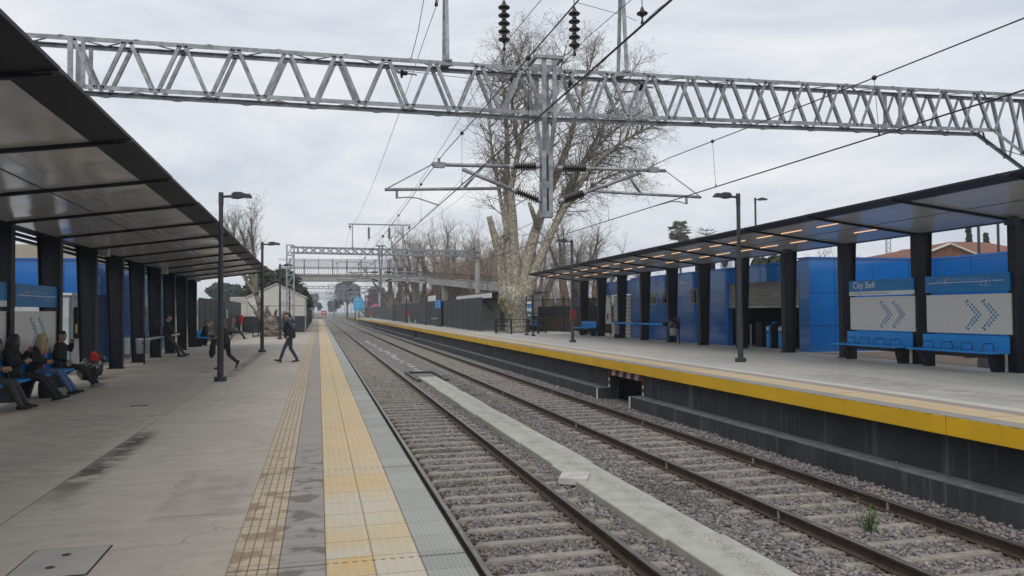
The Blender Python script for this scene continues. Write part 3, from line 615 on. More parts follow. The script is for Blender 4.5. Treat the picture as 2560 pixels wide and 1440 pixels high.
# left blue building and booth
b = thing('blue_building', 'blue clad building behind the black columns of the near canopy', 'building', (-9, 33, 0))
WL = -7.35
mb = MB(); mb.box(-14, WL, 27.3, 27.5, -.05, 3.42); mb.box(WL-.15, WL, 27.5, 28.2, -.05, 3.42); mb.box(WL-.15, WL, 28.2, 31.0, 2.35, 3.42); mb.box(WL-.15, WL, 31.0, 42.5, -.05, 3.38); mb.build('wall', CLAD, b)
mb = MB(); mb.box(-14, WL+.02, 27.27, 27.55, 3.42, 3.46); mb.box(WL-.16, WL+.02, 27.55, 42.5, 3.42, 3.46); mb.build('coping', BLUE2, b)
mb = MB(); mb.box(WL-.2, WL-.1, 28.2, 31.0, 0, 2.35); mb.build('recess', M('deep blue door', (.004,.03,.12), .4), b)
mb = MB(); mb.box(-14, WL-.16, 27.6, 42.4, 3.2, 3.3); mb.build('roof', DARK2, b)
mb = MB(); mb.box(-11.65, -11.5, -9, 27.25, -.05, 3.45); tag(mb.build('blue_wall', CLAD), 'unseen blue wall added behind the near platform benches to cut the light', 'wall')  # unseen wall, added to reduce the light under the near canopy
for yy in (36.3,): mb = MB(); mb.box(WL, WL+.03, yy, yy+.8, 1.5, 2.05); f = mb.build('window', FRM, b); mb = MB(); mb.box(WL+.031, WL+.036, yy+.05, yy+.75, 1.55, 2.0); mb.build('pane', GLSM, f)
mb = MB(); mb.box(WL+.001, WL+.12, 33.2, 33.6, .1, .75); mb.build('panel_box', WHITE, b)
mb = MB(); mb.box(-22, -8.6, 40, 50, -.1, 4.9); mb.box(-9.6, -8.5, 44, 52, 3, 4.1)
tag(mb.build('beige_block', M('beige render', (.38,.34,.27), .85, 0, .1, 1)), 'plain beige block rising behind the blue building on the left', 'building')
bo = thing('security_booth', 'white booth with grey blue edges and a narrow dark window behind the bench', 'booth', (-7, 24.5, 0))
BX0, BX1, BY0, BY1 = -8.4, -6.72, 24.1, 25.1
mb = MB(); mb.box(BX0, BX1, BY0, BY1, 0, 2.2); mb.build('wall', M('booth white', (.52,.55,.56), .45), bo)
TR = M('teal grey trim', (.10,.18,.22), .5)
mb = MB()
for (xx, yy) in ((BX1, BY0), (BX1, BY1), (BX0, BY0)): mb.box(xx-.035, xx+.02, yy-.02, yy+.035, 0, 2.22)
mb.build('corner_trim', TR, bo); mb = MB(); mb.box(BX0-.05, BX1+.05, BY0-.05, BY1+.05, 2.221, 2.29); mb.build('roof', WHITE, bo)
mb = MB(); mb.prism([(24.4,1.05),(24.46,1.0),(24.84,1.0),(24.9,1.05),(24.9,1.85),(24.84,1.9),(24.46,1.9),(24.4,1.85)], 'x', BX1+.001, BX1+.02); wq = mb.build('window', GLSM, bo)
mb = MB(); mb.box(BX1+.021, BX1+.026, 24.5, 24.68, 1.15, 1.42); mb.build('yellow_notice', M('notice yellow', (.6,.5,.12), .6), wq)
# ------------------------------------------------------------------ signs, benches
HOLES = NT('perforated white panel'); x, y, z = HOLES.xyz()
def grid(t, a, k, o=0): return t.mth('SUBTRACT', t.mth('FRACT', t.mth('ADD', t.mth('DIVIDE', a, k), o)), .5)
row = HOLES.mth('FLOOR', HOLES.mth('DIVIDE', z, .075)); sh = HOLES.mth('MULTIPLY', HOLES.mth('MODULO', row, 2.0), .5)
gy = HOLES.mth('SUBTRACT', HOLES.mth('FRACT', HOLES.mth('ADD', HOLES.mth('DIVIDE', y, .14), sh)), .5); gz = grid(HOLES, z, .075)
dd = HOLES.mth('SQRT', HOLES.mth('ADD', HOLES.mth('POWER', HOLES.mth('MULTIPLY', gy, .14), 2.0), HOLES.mth('POWER', HOLES.mth('MULTIPLY', gz, .075), 2.0)))
HOLES.col(HOLES.mixc(HOLES.mth('LESS_THAN', dd, .009), (.66,.65,.62), (.16,.16,.16))); HOLE = HOLES.set(.6)
def arrow_panel(X, y0, y1, z0, z1, sgn, lab, base):
    """sgn=+1: face looks to -x (far platform), chevrons point to -y (right as seen)"""
    a = thing('chevron_panel', lab, 'panel', (X, (y0+y1)/2, base), 'perforated chevron panels behind the benches')
    mb = MB(); mb.bbox(X-.02, X+.02, y0, y1, z0, z1, .004); mb.build('board', HOLE, a)
    for yb in (y0+.1, y1-.16): mb = MB(); mb.box(X+sgn*.021 if sgn > 0 else X-.06, X+.06 if sgn > 0 else X-.021, yb, yb+.06, base, z1); mb.build('bracket', DARK, a)
    W = y1-y0; zc = (z0+z1)/2-.02; CB = M('chevron blue', (.05,.24,.44), .4)
    for c0 in (.50, .69):
        mb = MB()
        for k in range(-5, 6):
            for e in (0, 1):
                s = c0*W + (5-abs(k))*.062+e*.115-(.06 if abs(k) == 5 and e else 0)
                yy = y1-s if sgn > 0 else y0+s-.55+.15
                if abs(k) == 5 and e: zz = zc+k*.062+(.035 if k > 0 else -.035)
                else: zz = zc+k*.062
                xx = X-sgn*.021
                mb.tube([(xx,yy,zz),(xx-sgn*.004,yy,zz)], .030, 10)
        mb.build('chevron_dots', CB, a)
def name_sign(X, y0, y1, z0, z1, sgn, kind, lab, base):
    a = thing('station_sign', lab, 'sign', (X, (y0+y1)/2, base), 'blue signs above the chevron panels')
    mb = MB()
    if kind == 'name': mb.bbox(X-.03, X+.03, y0, y1, z0+.12, z1, .004)
    else: mb.bbox(X-.03, X+.03, y0, y1, z0, z1, .004)
    mb.build('board', SIGNBL, a)
    if kind == 'name': mb = MB(); mb.bbox(X-.029, X+.029, y0, y1, z0, z0+.118, .004); mb.build('strip', WHITE, a)
    W = y1-y0; xx = X-sgn*.031
    pl = (lambda ox, oz: (lambda x, y, z: (xx-sgn*z, (y1-ox-x) if sgn > 0 else (y0+ox+x), oz+y)))
    if kind == 'name':
        tx = text_mb('City Bell', .27, pl(.17, z0+.21)); tx.build('lettering', WHITE, a)
        q = .22; mb = MB(); SP = M('faint grey print', (.38,.38,.37), .6)
        for k in range(30):
            ln = random.uniform(.02, .05); oz = z0+.04
            if k % 9 != 8: mb.box(xx-.003, xx+.003, (y1-q-ln) if sgn > 0 else (y0+q), (y1-q) if sgn > 0 else (y0+q+ln), oz, oz+.035)
            q += ln+.014
            if k % 9 == 8 or k == 29: mb.build('small_print', SP, a); mb = MB()
    else:
        mb = MB(); za, zb = z0+.24, z0+.24; ya = .13*W; yb = .75*W
        f = lambda s_: (y1-s_) if sgn > 0 else (y0+s_)
        mb.bar((xx,f(ya),za),(xx,f(yb),zb),.004,.014)
        for s_ in (ya, .26*W, yb): mb.tube([(xx,f(s_),za),(xx-sgn*.005,f(s_),za)], .022, 10)
        for k in range(1, 12): s_ = ya+(yb-ya)*k/12; mb.tube([(xx,f(s_),za),(xx-sgn*.005,f(s_),za)], .011, 6)
        for k in range(17):
            s_ = ya+.1+(yb-ya-.12)*k/17
            if k != 3: mb.bar((xx,f(s_),za+.035),(xx,f(s_+.05),za+.035+random.uniform(.05,.085)),.003,.006)
        mb.bar((xx,f(.685*W),za-.02),(xx,f(.685*W),za-.1),.003,.008); mb.bar((xx,f(.685*W),za-.1),(xx,f(.80*W),za-.1),.003,.006); mb.bar((xx,f(.75*W),za-.02),(xx,f(.75*W),za-.1),.003,.008)
        mb.build('line_map', WHITE, a)
        mb = MB(); mb.bar((xx,f(.265*W),za+.03),(xx,f(.265*W+.06),za+.13),.004,.035); mb.build('marker', M('orange marker', (.75,.33,.08), .5), a)
        text_mb('La Plata', .06, pl(.035*W, za-.02)).build('lettering', WHITE, a)
        text_mb('Pza. Constitución', .06, pl(.77*W, za-.01)).build('lettering', WHITE, a)
y1a, y1b = 17.42, 19.98; y2a, y2b = 14.46, 17.0
arrow_panel(15.28, y1a, y1b, 1.08, 2.03, 1, 'white perforated panel with blue dotted chevrons below the City Bell sign', RZ)
arrow_panel(15.28, y2a, y2b, 1.08, 2.03, 1, 'white perforated panel with blue dotted chevrons below the line map', RZ)
name_sign(15.26, y1a, y1b, 2.07, 2.51, 1, 'name', 'blue City Bell name sign with a white strip above the left far bench', RZ)
name_sign(15.26, y2a, y2b, 2.09, 2.51, 1, 'map', 'blue line map sign above the right far bench', RZ)
arrow_panel(-6.0, 17.75, 20.45, .82, 1.77, -1, 'white perforated panel with dotted chevrons behind the seated passengers on the near platform', 0)
arrow_panel(-6.0, 14.75, 17.4, .82, 1.77, -1, 'white perforated panel cut by the left edge behind the nearest passenger', 0)
name_sign(-5.98, 17.75, 20.4, 1.86, 2.34, -1, 'map', 'blue line map sign between two columns on the near platform', 0)
name_sign(-5.98, 14.75, 17.3, 1.86, 2.34, -1, 'name', 'blue name sign with a white strip at the left edge of the near platform', 0)
def bench(x, y0, y1, base, sgn, lab, arms=4):
    """sgn=+1: sits facing +x"""
    a = thing('bench', lab, 'bench', (x, (y0+y1)/2, base), 'blue platform benches')
    X = lambda d: x+sgn*d
    def bx(mb, d0, d1, *r):
        p, q = sorted((X(d0), X(d1))); mb.bbox(p, q, *r, .008)
    mb = MB(); bx(mb, .02, .56, y0, y1, base+.42, base+.465); mb.build('seat', BLUE, a)
    mb = MB(); bx(mb, 0, .045, y0+.02, y1-.02, base+.468, base+.81); mb.build('backrest', BLUE, a)
    for yy in (y0+.28, y1-.28):
        mb = MB(); mb.prism([(X(.06),base+.42),(X(.50),base+.42),(X(.30),base+.30),(X(.22),base+.0),(X(-.02),base+0),(X(-.02),base+.42)], 'y', yy-.08, yy+.08); mb.build('leg', DARK, a)
    mb = MB(); mb.prism([(X(.06),base+.418),(X(.5),base+.418),(X(.3),base+.31),(X(.06),base+.31)], 'y', y0+.4, y1-.4); mb.build('underframe', DARK, a)
    for k in range(arms):
        yy = y0+(y1-y0)*(k+.62)/(arms+.35)
        mb = MB(); mb.tube([(X(.10),yy,base+.465),(X(.12),yy,base+.64),(X(.40),yy,base+.64),(X(.44),yy,base+.465)], .012, 6); mb.build('armrest', DARK2, a)
    return a
bench(15.24, y1a+.02, y1b+.1, RZ, -1, 'blue bench with four dark armrests below the City Bell sign')
bench(15.24, y2a, y2b+.1, RZ, -1, 'blue bench with four dark armrests below the line map sign')
bench(15.24, 41.6, 44.1, RZ, -1, 'blue bench between the two farthest columns of the far canopy', 3)
bench(15.3, 53.5, 55.2, RZ, -1, 'small blue bench behind the tree railing on the far platform', 2)
bench(-5.98, 17.7, 20.45, 0, 1, 'blue bench on the near platform under the seated passengers', 4)
bench(-5.98, 14.6, 17.4, 0, 1, 'blue bench at the left edge of the near platform', 4)
bench(-5.95, 41.9, 44.2, 0, 1, 'blue bench with two distant passengers at the far end of the near canopy', 2)
# leaning rails
for (x, ya, yb, base, mt, lab) in ((15.05, 32.45, 35.35, RZ, BLUE, 'blue leaning rail left of the waste bin, nearer of two'), (15.05, 35.5, 38.45, RZ, BLUE, 'blue leaning rail left of the waste bin, farther of two'), (-5.75, 33.1, 35.6, 0, GALV2, 'pale leaning rail under the near canopy beside the man in black'), (-5.75, 29.5, 32.4, 0, GALV2, 'pale leaning rail behind the man in black')):
    a = thing('leaning_rail', lab, 'rail', (x, (ya+yb)/2, base))
    mb = MB(); mb.tube([(x, ya, base+.80), (x, yb, base+.80)], .05, 10); mb.build('tube', mt, a, True)
    sg = 1 if x > 0 else -1
    for yy in (ya-.02, yb-.05): mb = MB(); mb.prism([(x-.02,base+.72),(x+sg*.30,base+.74),(x+sg*.30,base+.86),(x-.02,base+.88)], 'y', yy, yy+.05); mb.build('bracket', DARK, a)
# bins
def bin_(x, y, base, lab, bag=True):
    a = thing('waste_bin', lab, 'bin', (x, y, base), 'waste bins on the platforms')
    mb = MB(); mb.lathe([(.19,.35),(.20,.36),(.225,.80),(.23,.86),(.215,.86),(.20,.8)], (x,y,base), 18); mb.build('bucket', GALV2, a, True)
    mb = MB(); mb.tube([(x+.1,y-.27,base),(x+.1,y-.27,base+1.02)], .025, 8); mb.bar((x+.1,y-.27,base+.7),(x,y-.2,base+.7),.03); mb.build('post', DARK, a)
    if bag:
        mb = MB(); n = 18; pr = [(.235,.66),(.245,.74),(.25,.84),(.235,.93),(.2,.97),(.14,.95),(.02,.9)]
        for (r, z) in pr:
            for k in range(n): q = 2*PI*k/n; rr = r*random.uniform(.93,1.08); mb.v.append((x+rr*math.cos(q), y+rr*math.sin(q), base+z+random.uniform(-.025,.025)))
        mb.f = [(i*n+k, i*n+(k+1)%n, i*n+n+(k+1)%n, i*n+n+k) for i in range(len(pr)-1) for k in range(n)]; mb.mi = [0]*len(mb.f)
        mb.build('bin_bag', M('black bag', (.012,.012,.014), .25), a)
        mb = MB(); mb.add([(x-.24,y-.2,base+.98),(x+.2,y-.24,base+1.06),(x+.22,y+.2,base+1.1),(x-.2,y+.22,base+1.0),(x-.24,y-.2,base+1.0),(x+.2,y-.24,base+1.08),(x+.22,y+.2,base+1.12),(x-.2,y+.22,base+1.02)], [(3,2,1,0),(4,5,6,7),(0,1,5,4),(1,2,6,5),(2,3,7,6),(3,0,4,7)]); mb.build('lid', DARK2, a)
bin_(15.0, 31.2, RZ, 'grey waste bin with a black bag between columns in front of the blue wall')
bin_(-5.75, 28.6, 0, 'grey waste bin between columns under the near canopy', False)
bin_(13.2, 53.9, RZ, 'pale waste bin by the white station house left of the big tree')
# hose cabinets on posts
def hose(x, y, base, lab):
    a = thing('hydrant_cabinet', lab, 'hydrant cabinet', (x, y, base), 'red hydrant cabinets along the platforms')
    mb = MB(); mb.bbox(x-.12, x+.12, y-.16, y+.16, base+.85, base+1.5, .02); mb.build('cabinet', RED, a)
    mb = MB(); mb.tube([(x,y,base+.85),(x,y,base+.12),(x+.05,y-.02,base+.07),(x+.35,y-.1,base+.06)], .06, 8); mb.build('pipe', M('pale pipe', (.45,.43,.38), .7), a, True)
hose(*AZ(1023, 808, RZ).xy, RZ, 'red hydrant cabinet on a pale pipe along the dark far fence')
hose(*AZ(927, 801, RZ).xy, RZ, 'tiny distant red hydrant cabinet near the far fence end')
hose(*AZ(1432, 833, RZ).xy, RZ, 'red hydrant cabinet half hidden behind a lamp post on the far platform')
hose(-5.9, 64.8, 0, 'red hydrant cabinet at the end of the left dark fence')
# ------------------------------------------------------------------ lamps
def lamp_proto():
    a = thing('street_lamp', '', 'street lamp', (0,0,0)); H = 4.72
    mb = MB(); mb.lathe([(.15,0),(.155,.01),(.155,.10),(.14,.11),(.07,.11)], (0,0,0), 16); mb.build('base_plate', DARK2, a)
    mb = MB(); mb.lathe([(.078,.11),(.078,1.2),(.082,1.21),(.082,1.27),(.066,1.28),(.066,2.9),(.070,2.91),(.070,2.97),(.055,2.98),(.055,H-.3),(.062,H-.29),(.062,H),(.055,H+.02)], (0,0,0), 14); mb.build('pole', DARK2, a, False)
    mb = MB(); mb.tube([(0,0,H-.09),(.28,0,H-.07)], .035, 8); mb.build('arm', DARK2, a)
    mb = MB(); mb.prism([(.24,H-.12),(.40,H-.13),(.52,H-.10),(.74,H-.10),(.735,H-.04),(.60,H-.015),(.52,H+.02),(.48,H+.035),(.32,H+.03),(.26,H-.01)], 'y', -.11, .11); hd = mb.build('lamp_head', DARK2, a, False, .01)
    mb = MB(); mb.box(.54, .71, -.08, .08, H-.106, H-.101); mb.build('lens', WHITE, hd)
    mb = MB(); [mb.box(.58+i*.022, .588+i*.022, -.08, .08, H-.03, H+.005) for i in range(6)]; mb.build('cooling_fins', DARK2, hd)
    return a
lp = lamp_proto(); used = False
def lamp(x, y, z, rz, lab, grp):
    global used
    o = copy_tree(lp) if used else lp; used = True
    o.location = (x, y, z); o.rotation_euler = (0,0,rz); o['label'] = lab; o['group'] = grp; return o
gL = 'street lamps along the near platform'; gR = 'street lamps along the far platform'
lamp(-2.38, 20.75, 0, 0, 'tall dark lamp post nearest on the near platform, hiding part of a walking woman', gL)
lamp(-2.35, 35.2, 0, 0, 'dark lamp post second along the near platform, left of the man in a puffer jacket', gL)
lamp(-2.35, 51.2, 0, 0, 'dark lamp post third along the near platform in front of the white gable', gL)
lamp(-2.3, 66.5, 0, 0, 'dark lamp post beside the white lattice mast on the near platform', gL)
for i in range(5): lamp(-2.0+.0*i, 86+16*i, 0, 0, 'small distant lamp post on the near platform beyond the white gable, %s in line' % ORD[i], gL)
lamp(11.5, 19.75, RZ, PI, 'tall dark lamp post in front of the blue ticket hall on the far platform', gR)
lamp(11.35, 34.2, RZ, PI, 'dark lamp post at the far end of the far canopy beside a red cabinet', gR)
for (u, yy, d) in ((1053, 82, 'with a white lamp, among brown bushes'), (1047, 101, 'left of the ramp'), (1018, 118, 'beside the bridge pillar')):
    p = AY(u, 780, yy); lamp(11.0, yy, RZ, PI, 'distant lamp post behind the far fence %s' % d, gR)
p = AY(1889, 560, 40); lamp(p.x, 40, T+.02, 0, 'lamp post rising behind the far canopy roof', 'street lamps behind the far canopy')
for i, yy in enumerate((49, 64)): pass
# ------------------------------------------------------------------ fences and small buildings
PANEL = NT('dark perforated sheet'); n = PANEL.noise(2, 4); PANEL.col(PANEL.mixc(PANEL.rng(n, .3, .7), (.012,.0145,.022), (.021,.024,.034))); PANELM = PANEL.set(.5, .1)
def xfence(x, y0, y1, base, h, step, lab, midrail=True, smax=100):
    a = thing('panel_fence', lab, 'fence', (x, (y0+y1)/2, base))
    mb = MB(); mb.box(x-.012, x+.012, y0, y1, base+.06, base+h-.03); mb.build('panel', PANELM, a)
    y = y0; k = 0
    while y <= y1+.01 and k < smax:
        mb = MB(); mb.box(x-.035, x+.035, y-.03, y+.03, base, base+h); mb.build('post', DARK2, a); y += step; k += 1
    mb = MB(); mb.box(x-.022, x+.022, y0, y1, base+h-.03, base+h+.01)
    if midrail: mb.box(x-.026, x+.026, y0, y1, base+h*.5-.015, base+h*.5+.015)
    mb.build('rail', DARK2, a); return a
xfence(11.25, 54.2, 200, RZ, 2.42, 2.5, 'long dark sheet fence along the far platform towards the bridge', True, 60)
xfence(-6.2, 44.6, 67.6, 0, 2.5, 2.3, 'dark sheet fence beyond the near canopy beside the red cabinet')
xfence(-1.15, 79.5, 150, 0, 2.1, 3.0, 'dark fence along the near platform beyond the white gabled house')
mb = MB(); mb.box(-6.19, -6.185, 57.4, 58.0, 1.3, 1.9); tag(mb.build('notice', WHITE), 'narrow white notice on the left dark fence', 'notice')
# small sign posts on the far fence
sg = thing('station_sign', 'pair of blue square signs on a dark panel in front of the far fence', 'sign', (11.1, 74, RZ))
mb = MB(); mb.box(11.05, 11.15, 72.0, 75.5, RZ, 2.62); mb.build('panel', DARK, sg)
for (ya, yb) in ((74.2, 75.4), (72.2, 73.8)): mb = MB(); mb.box(11.03, 11.049, ya, yb, 1.95, 2.75); mb.build('board', BLUE, sg)
mb = MB(); mb.box(10.9, 11.0, 73.5, 77.5, .92, 1.02); tag(mb.build('leaning_rail', GALV2), 'pale leaning rail below the pair of blue signs on the far fence', 'rail')
mb = MB(); mb.box(11.2, 11.3, 77, 82, 2.72, 3.25); wsn = tag(mb.build('white_sign', WHITE), 'white sign board rising above the far fence', 'sign')
for (y, lab) in ((92, 'nearer'), (150, 'farther')): mb = MB(); mb.bbox(11.0, 11.18, y-.1, y+.1, RZ, .65); tag(mb.build('socket_box', GALV2), 'small pale box at the foot of the far fence, %s of two' % lab, 'box')
# white gabled house at the end of the near platform
t = NT('white painted wall'); n = t.noise(.8, 5); t.col(t.mixc(t.rng(n, .3, .7), (.50,.49,.46), (.60,.585,.55))); WW = t.set(.8)
CHB = M('charcoal painted plinth', (.030,.033,.040), .7, 0, .15, 2)
h = thing('gabled_house', 'white gabled house with a charcoal painted base at the end of the near platform', 'house', (-3.4, 73, 0))
mb = MB(); mb.prism([(-5.7,1.36),(-1.12,1.36),(-1.12,2.95),(-3.4,4.02),(-5.7,2.95)], 'y', 68, 79); mb.build('wall', WW, h)
mb = MB(); mb.box(-5.72, -1.1, 67.98, 79.02, -.05, 1.355); mb.build('plinth', CHB, h)
mb = MB(); mb.hexa([(-5.9,67.9,2.87),(-3.4,67.9,4.05),(-3.4,79.1,4.05),(-5.9,79.1,2.87),(-5.9,67.9,2.95),(-3.4,67.9,4.13),(-3.4,79.1,4.13),(-5.9,79.1,2.95)]); mb.hexa([(-3.4,67.9,4.05),(-.92,67.9,2.87),(-.92,79.1,2.87),(-3.4,79.1,4.05),(-3.4,67.9,4.13),(-.92,67.9,2.95),(-.92,79.1,2.95),(-3.4,79.1,4.13)]); mb.build('roof', WW, h)
mb = MB(); mb.box(-5.7, -1.12, 67.95, 67.995, 2.28, 2.34); mb.box(-3.15, -3.05, 67.93, 67.99, 1.36, 2.5); mb.tube([(-2.9,67.97,2.62),(-2.9,67.9,2.62)], .09, 10); mb.build('trim', OFFW, h)
mb = MB(); mb.box(-1.1, -1.02, 67.9, 68, 0, 2.9); mb.build('drainpipe', GALV2, h)
wl2 = thing('low_house_wall', 'lower white wall with a charcoal base left of the gabled house', 'wall', (-7, 69, 0))
mb = MB(); mb.box(-8.2, -5.75, 68.4, 69, 1.36, 2.42); mb.build('wall', WW, wl2); mb = MB(); mb.box(-8.2, -5.75, 68.38, 69.02, -.05, 1.355); mb.build('plinth', CHB, wl2)
mb = MB(); mb.box(-6.25, -5.75, 67.65, 67.75, 0, 1.355); tag(mb.build('charcoal_wall', CHB), 'short charcoal wall joining the left fence to the house', 'wall')
lv = thing('louvred_shed', 'small pale louvred roof vent behind the left wall', 'shed', (-6.6, 74, 0))
mb = MB(); mb.box(-7.6, -5.8, 73.5, 76, 0, 3.0); mb.build('wall', OFFW, lv); mb = MB(); [mb.box(-7.65, -5.78, 73.42, 73.49, 2.35+.2*i, 2.47+.2*i) for i in range(4)]; mb.build('louvre', WW, lv)
# white station house behind the tree with awning
sh_ = thing('station_house', 'white station house with an arched doorway behind the big tree', 'house', (15, 60, RZ))
mb = MB(); mb.box(13.4, 16, 55.4, 68, RZ, 2.95); mb.build('wall', WW, sh_)
mb = MB(); mb.box(12.0, 16.2, 54.3, 68.5, 2.96, 3.06); mb.build('awning_roof', DARK2, sh_)
mb = MB(); mb.box(11.9, 12.0, 54.3, 68.5, 2.62, 2.96); fb = mb.build('fascia', WHITE, sh_)
mb = MB(); arch = [(56.2,RZ),(57.6,RZ),(57.6,1.6)]+[(56.9+.7*math.cos(q*PI/8), 1.6+.55*math.sin(q*PI/8)) for q in range(1, 8)]+[(56.2,1.6)]; mb.prism(arch, 'x', 13.37, 13.398); mb.build('door', M('grey brown door', (.20,.18,.16), .7), sh_)
for yy in (55.2, 60.5, 65.5): mb = MB(); mb.tube([(13.39,yy,1.7),(12.9,yy,2.3),(12.2,yy,2.6)], .04, 6); mb.build('bracket', DARK, sh_)
# bar fence and brown boards right of the tree
bf = thing('bar_fence', 'tall dark bar fence with brown boards behind it at the end of the far canopy', 'fence', (16, 52, RZ))
A_, B_ = Vector((14.7, 55.6, RZ)), Vector((17.6, 45.5, RZ)); D_ = B_-A_
mb = MB()
for i in range(64): p = A_+D_*(i/63); mb.bar(p, p+Vector((0,0,2.3)), .022)
mb.build('bars', DARK, bf); mb = MB()
for z in (.15, 1.25, 2.2): mb.bar(A_+Vector((0,0,z)), B_+Vector((0,0,z)), .03, .05)
mb.build('rail', DARK, bf)
for i in range(5): p = A_+D_*(i/4); mb = MB(); mb.bar(p, p+Vector((0,0,2.45)), .07); mb.build('post', DARK, bf)
mb = MB(); o_ = Vector((.5,.15,0))
for i in range(46): p = A_+o_+D_*(i/45); mb.bar(p, p+Vector((0,0,1.05+random.uniform(-.02,.02))), .2, .02, D_.normalized())
mb.build('boards', M('brown boards', (.10,.070,.035), .85, 0, .4, 6), bf)
mb = MB(); mb.bar(A_+Vector((.9,.3,1.3)), B_+Vector((.9,.3,1.3)), .03, .9); tag(mb.build('dark_banner', M('dark netting', (.03,.034,.04), .9)), 'dark netting stretched behind the bar fence', 'netting')
# dark gate between last columns
gt = thing('lattice_gate', 'dark mesh gate between the farthest columns of the far canopy', 'gate', (16, 44, RZ))
mb = MB(); [mb.box(15.95, 15.98, 43.3+.14*i, 43.325+.14*i, RZ, 2.3) for i in range(22)]; mb.box(15.94, 15.99, 43.3, 46.4, 2.3, 2.36); mb.box(15.94, 15.99, 43.3, 46.4, 1.2, 1.26); mb.build('bars', DARK, gt)
mb = MB(); mb.box(15.7, 15.75, 44.8, 47, 2.0, 2.55); tag(mb.build('hanging_sign', DARK2), 'plain dark grey sign panel at the far end of the far canopy', 'sign')
# railing round the tree, poster stand
rl = thing('tree_railing', 'dark metal railing round the foot of the big tree', 'railing', (12.4, 48.3, RZ))
c_ = [(11.15, 49.2), (11.75, 47.6), (13.35, 47.0), (14.3, 48.6), (13.9, 51.3), (11.6, 51.5)]
mb = MB()
for i in range(6):
    a, b2_ = c_[i], c_[(i+1) % 6]
    for z in (.12, .45, .75, .9): mb.bar((*a, RZ+z), (*b2_, RZ+z), .045, .04)
mb.build('rails', DARK, rl)
for p in c_: mb = MB(); mb.bar((*p, RZ), (*p, RZ+.95), .09); mb.build('post', DARK, rl)
ps = thing('poster_stand', 'dark poster stand on two posts in front of the big tree', 'poster stand', (11.9, 43.9, RZ))
P1, P2 = AZ(1317, 838, RZ), AZ(1333, 840, RZ)
for p in (P1, P2): mb = MB(); mb.tube([p, p+Vector((0,0,2.35))], .045, 8); mb.lathe([(.16,0),(.15,.03),(.05,.12)], p, 10); mb.build('post', DARK, ps)
Q = lambda s, z, d=0: (P1+(P2-P1)*s+Vector((-.05-d, -.03, z)))[:]
def qbox(mb, s0, s1, z0, z1, d): 
    mb.add([Q(s0,z0,d),Q(s1,z0,d),Q(s1,z1,d),Q(s0,z1,d),Q(s0,z0,d-.02),Q(s1,z0,d-.02),Q(s1,z1,d-.02),Q(s0,z1,d-.02)], [(0,1,2,3),(7,6,5,4),(0,4,5,1),(1,5,6,2),(2,6,7,3),(3,7,4,0)])
mb = MB(); qbox(mb, .05, .95, .92, 2.12, 0); bd = mb.build('board', M('dark poster', (.035,.05,.045), .4), ps)
mb = MB(); qbox(mb, .2, .85, 1.85, 2.0, .006); qbox(mb, .2, .45, 1.42, 1.6, .006); qbox(mb, .55, .85, 1.42, 1.6, .006); qbox(mb, .35, .7, 1.15, 1.23, .006); mb.build('print', WHITE, bd)
mb = MB(); qbox(mb, .15, .45, 1.6, 1.76, .006); qbox(mb, .55, .88, 1.6, 1.76, .006); mb.build('print', BLUE, bd)
# railing round the pollarded stump on the near platform
rl = thing('tree_railing', 'dark railing round the pollarded tree on the near platform', 'railing', (-3.3, 57.6, 0))
c_ = [(-4.3, 55.6), (-2.55, 55.6), (-2.3, 58.9), (-4.2, 59.2)]
mb = MB()
for i in range(4):
    a, b2_ = c_[i], c_[(i+1) % 4]
    for z in (.08, .5, .85, .98): mb.bar((*a, z), (*b2_, z), .04)
mb.build('rails', DARK, rl)
for p in c_: mb = MB(); mb.bar((*p, 0), (*p, 1.05), .07); mb.build('post', DARK, rl)
# tiled roof house, poles, concrete block, dead palm stubs at right
t = NT('terracotta tiles'); x, y, z = t.xyz(); br = t.brick(t.comb(t.mth('ADD', x, t.mth('MULTIPLY', y, .3)), t.mth('MULTIPLY', z, 2.2)), .28, .42, (.27,.10,.055), (.22,.085,.05), (.10,.045,.03), .03, .5)
t.col(t.mixc(t.rng(t.noise(.6, 4), .35, .7, 0, .5), br.outputs['Color'], (.17,.09,.06))); t.bump(t.mth('SINE', t.mth('MULTIPLY', x, 2*PI/.28)), .6, .05); TILE = t.set(.85)
th = thing('tiled_house', 'house with a hipped red tile roof behind the blue wall at far right', 'house', (41, 42, GND))
HX, HY = 37.5, 42.0
mb = MB(); mb.box(36.5, 50, 42.2, 52, GND, 4.85); mb.build('wall', OFFW, th)
mb = MB()
mb.add([(36.0,41.7,4.7),(51,41.7,4.7),(51,53,4.7),(36.0,53,4.7),(43.4,46,6.35),(46.5,46,6.35),(41,42,7.15)][:6], [(0,1,5,4),(1,2,5),(2,3,4,5),(3,0,4),(3,2,1,0)]); mb.build('roof', TILE, th)
mb = MB(); mb.prism([(35.4,4.65),(38.5,5.65),(41.6,4.65)], 'y', 40.9, 45); gq = mb.build('gable', TILE, th)
mb = MB(); mb.bar((35.3,40.8,4.66),(38.5,40.8,5.72),.1,.16,(0,1,0)); mb.bar((38.5,40.8,5.72),(41.7,40.8,4.66),.1,.16,(0,1,0)); mb.build('bargeboard', OFFW, gq)
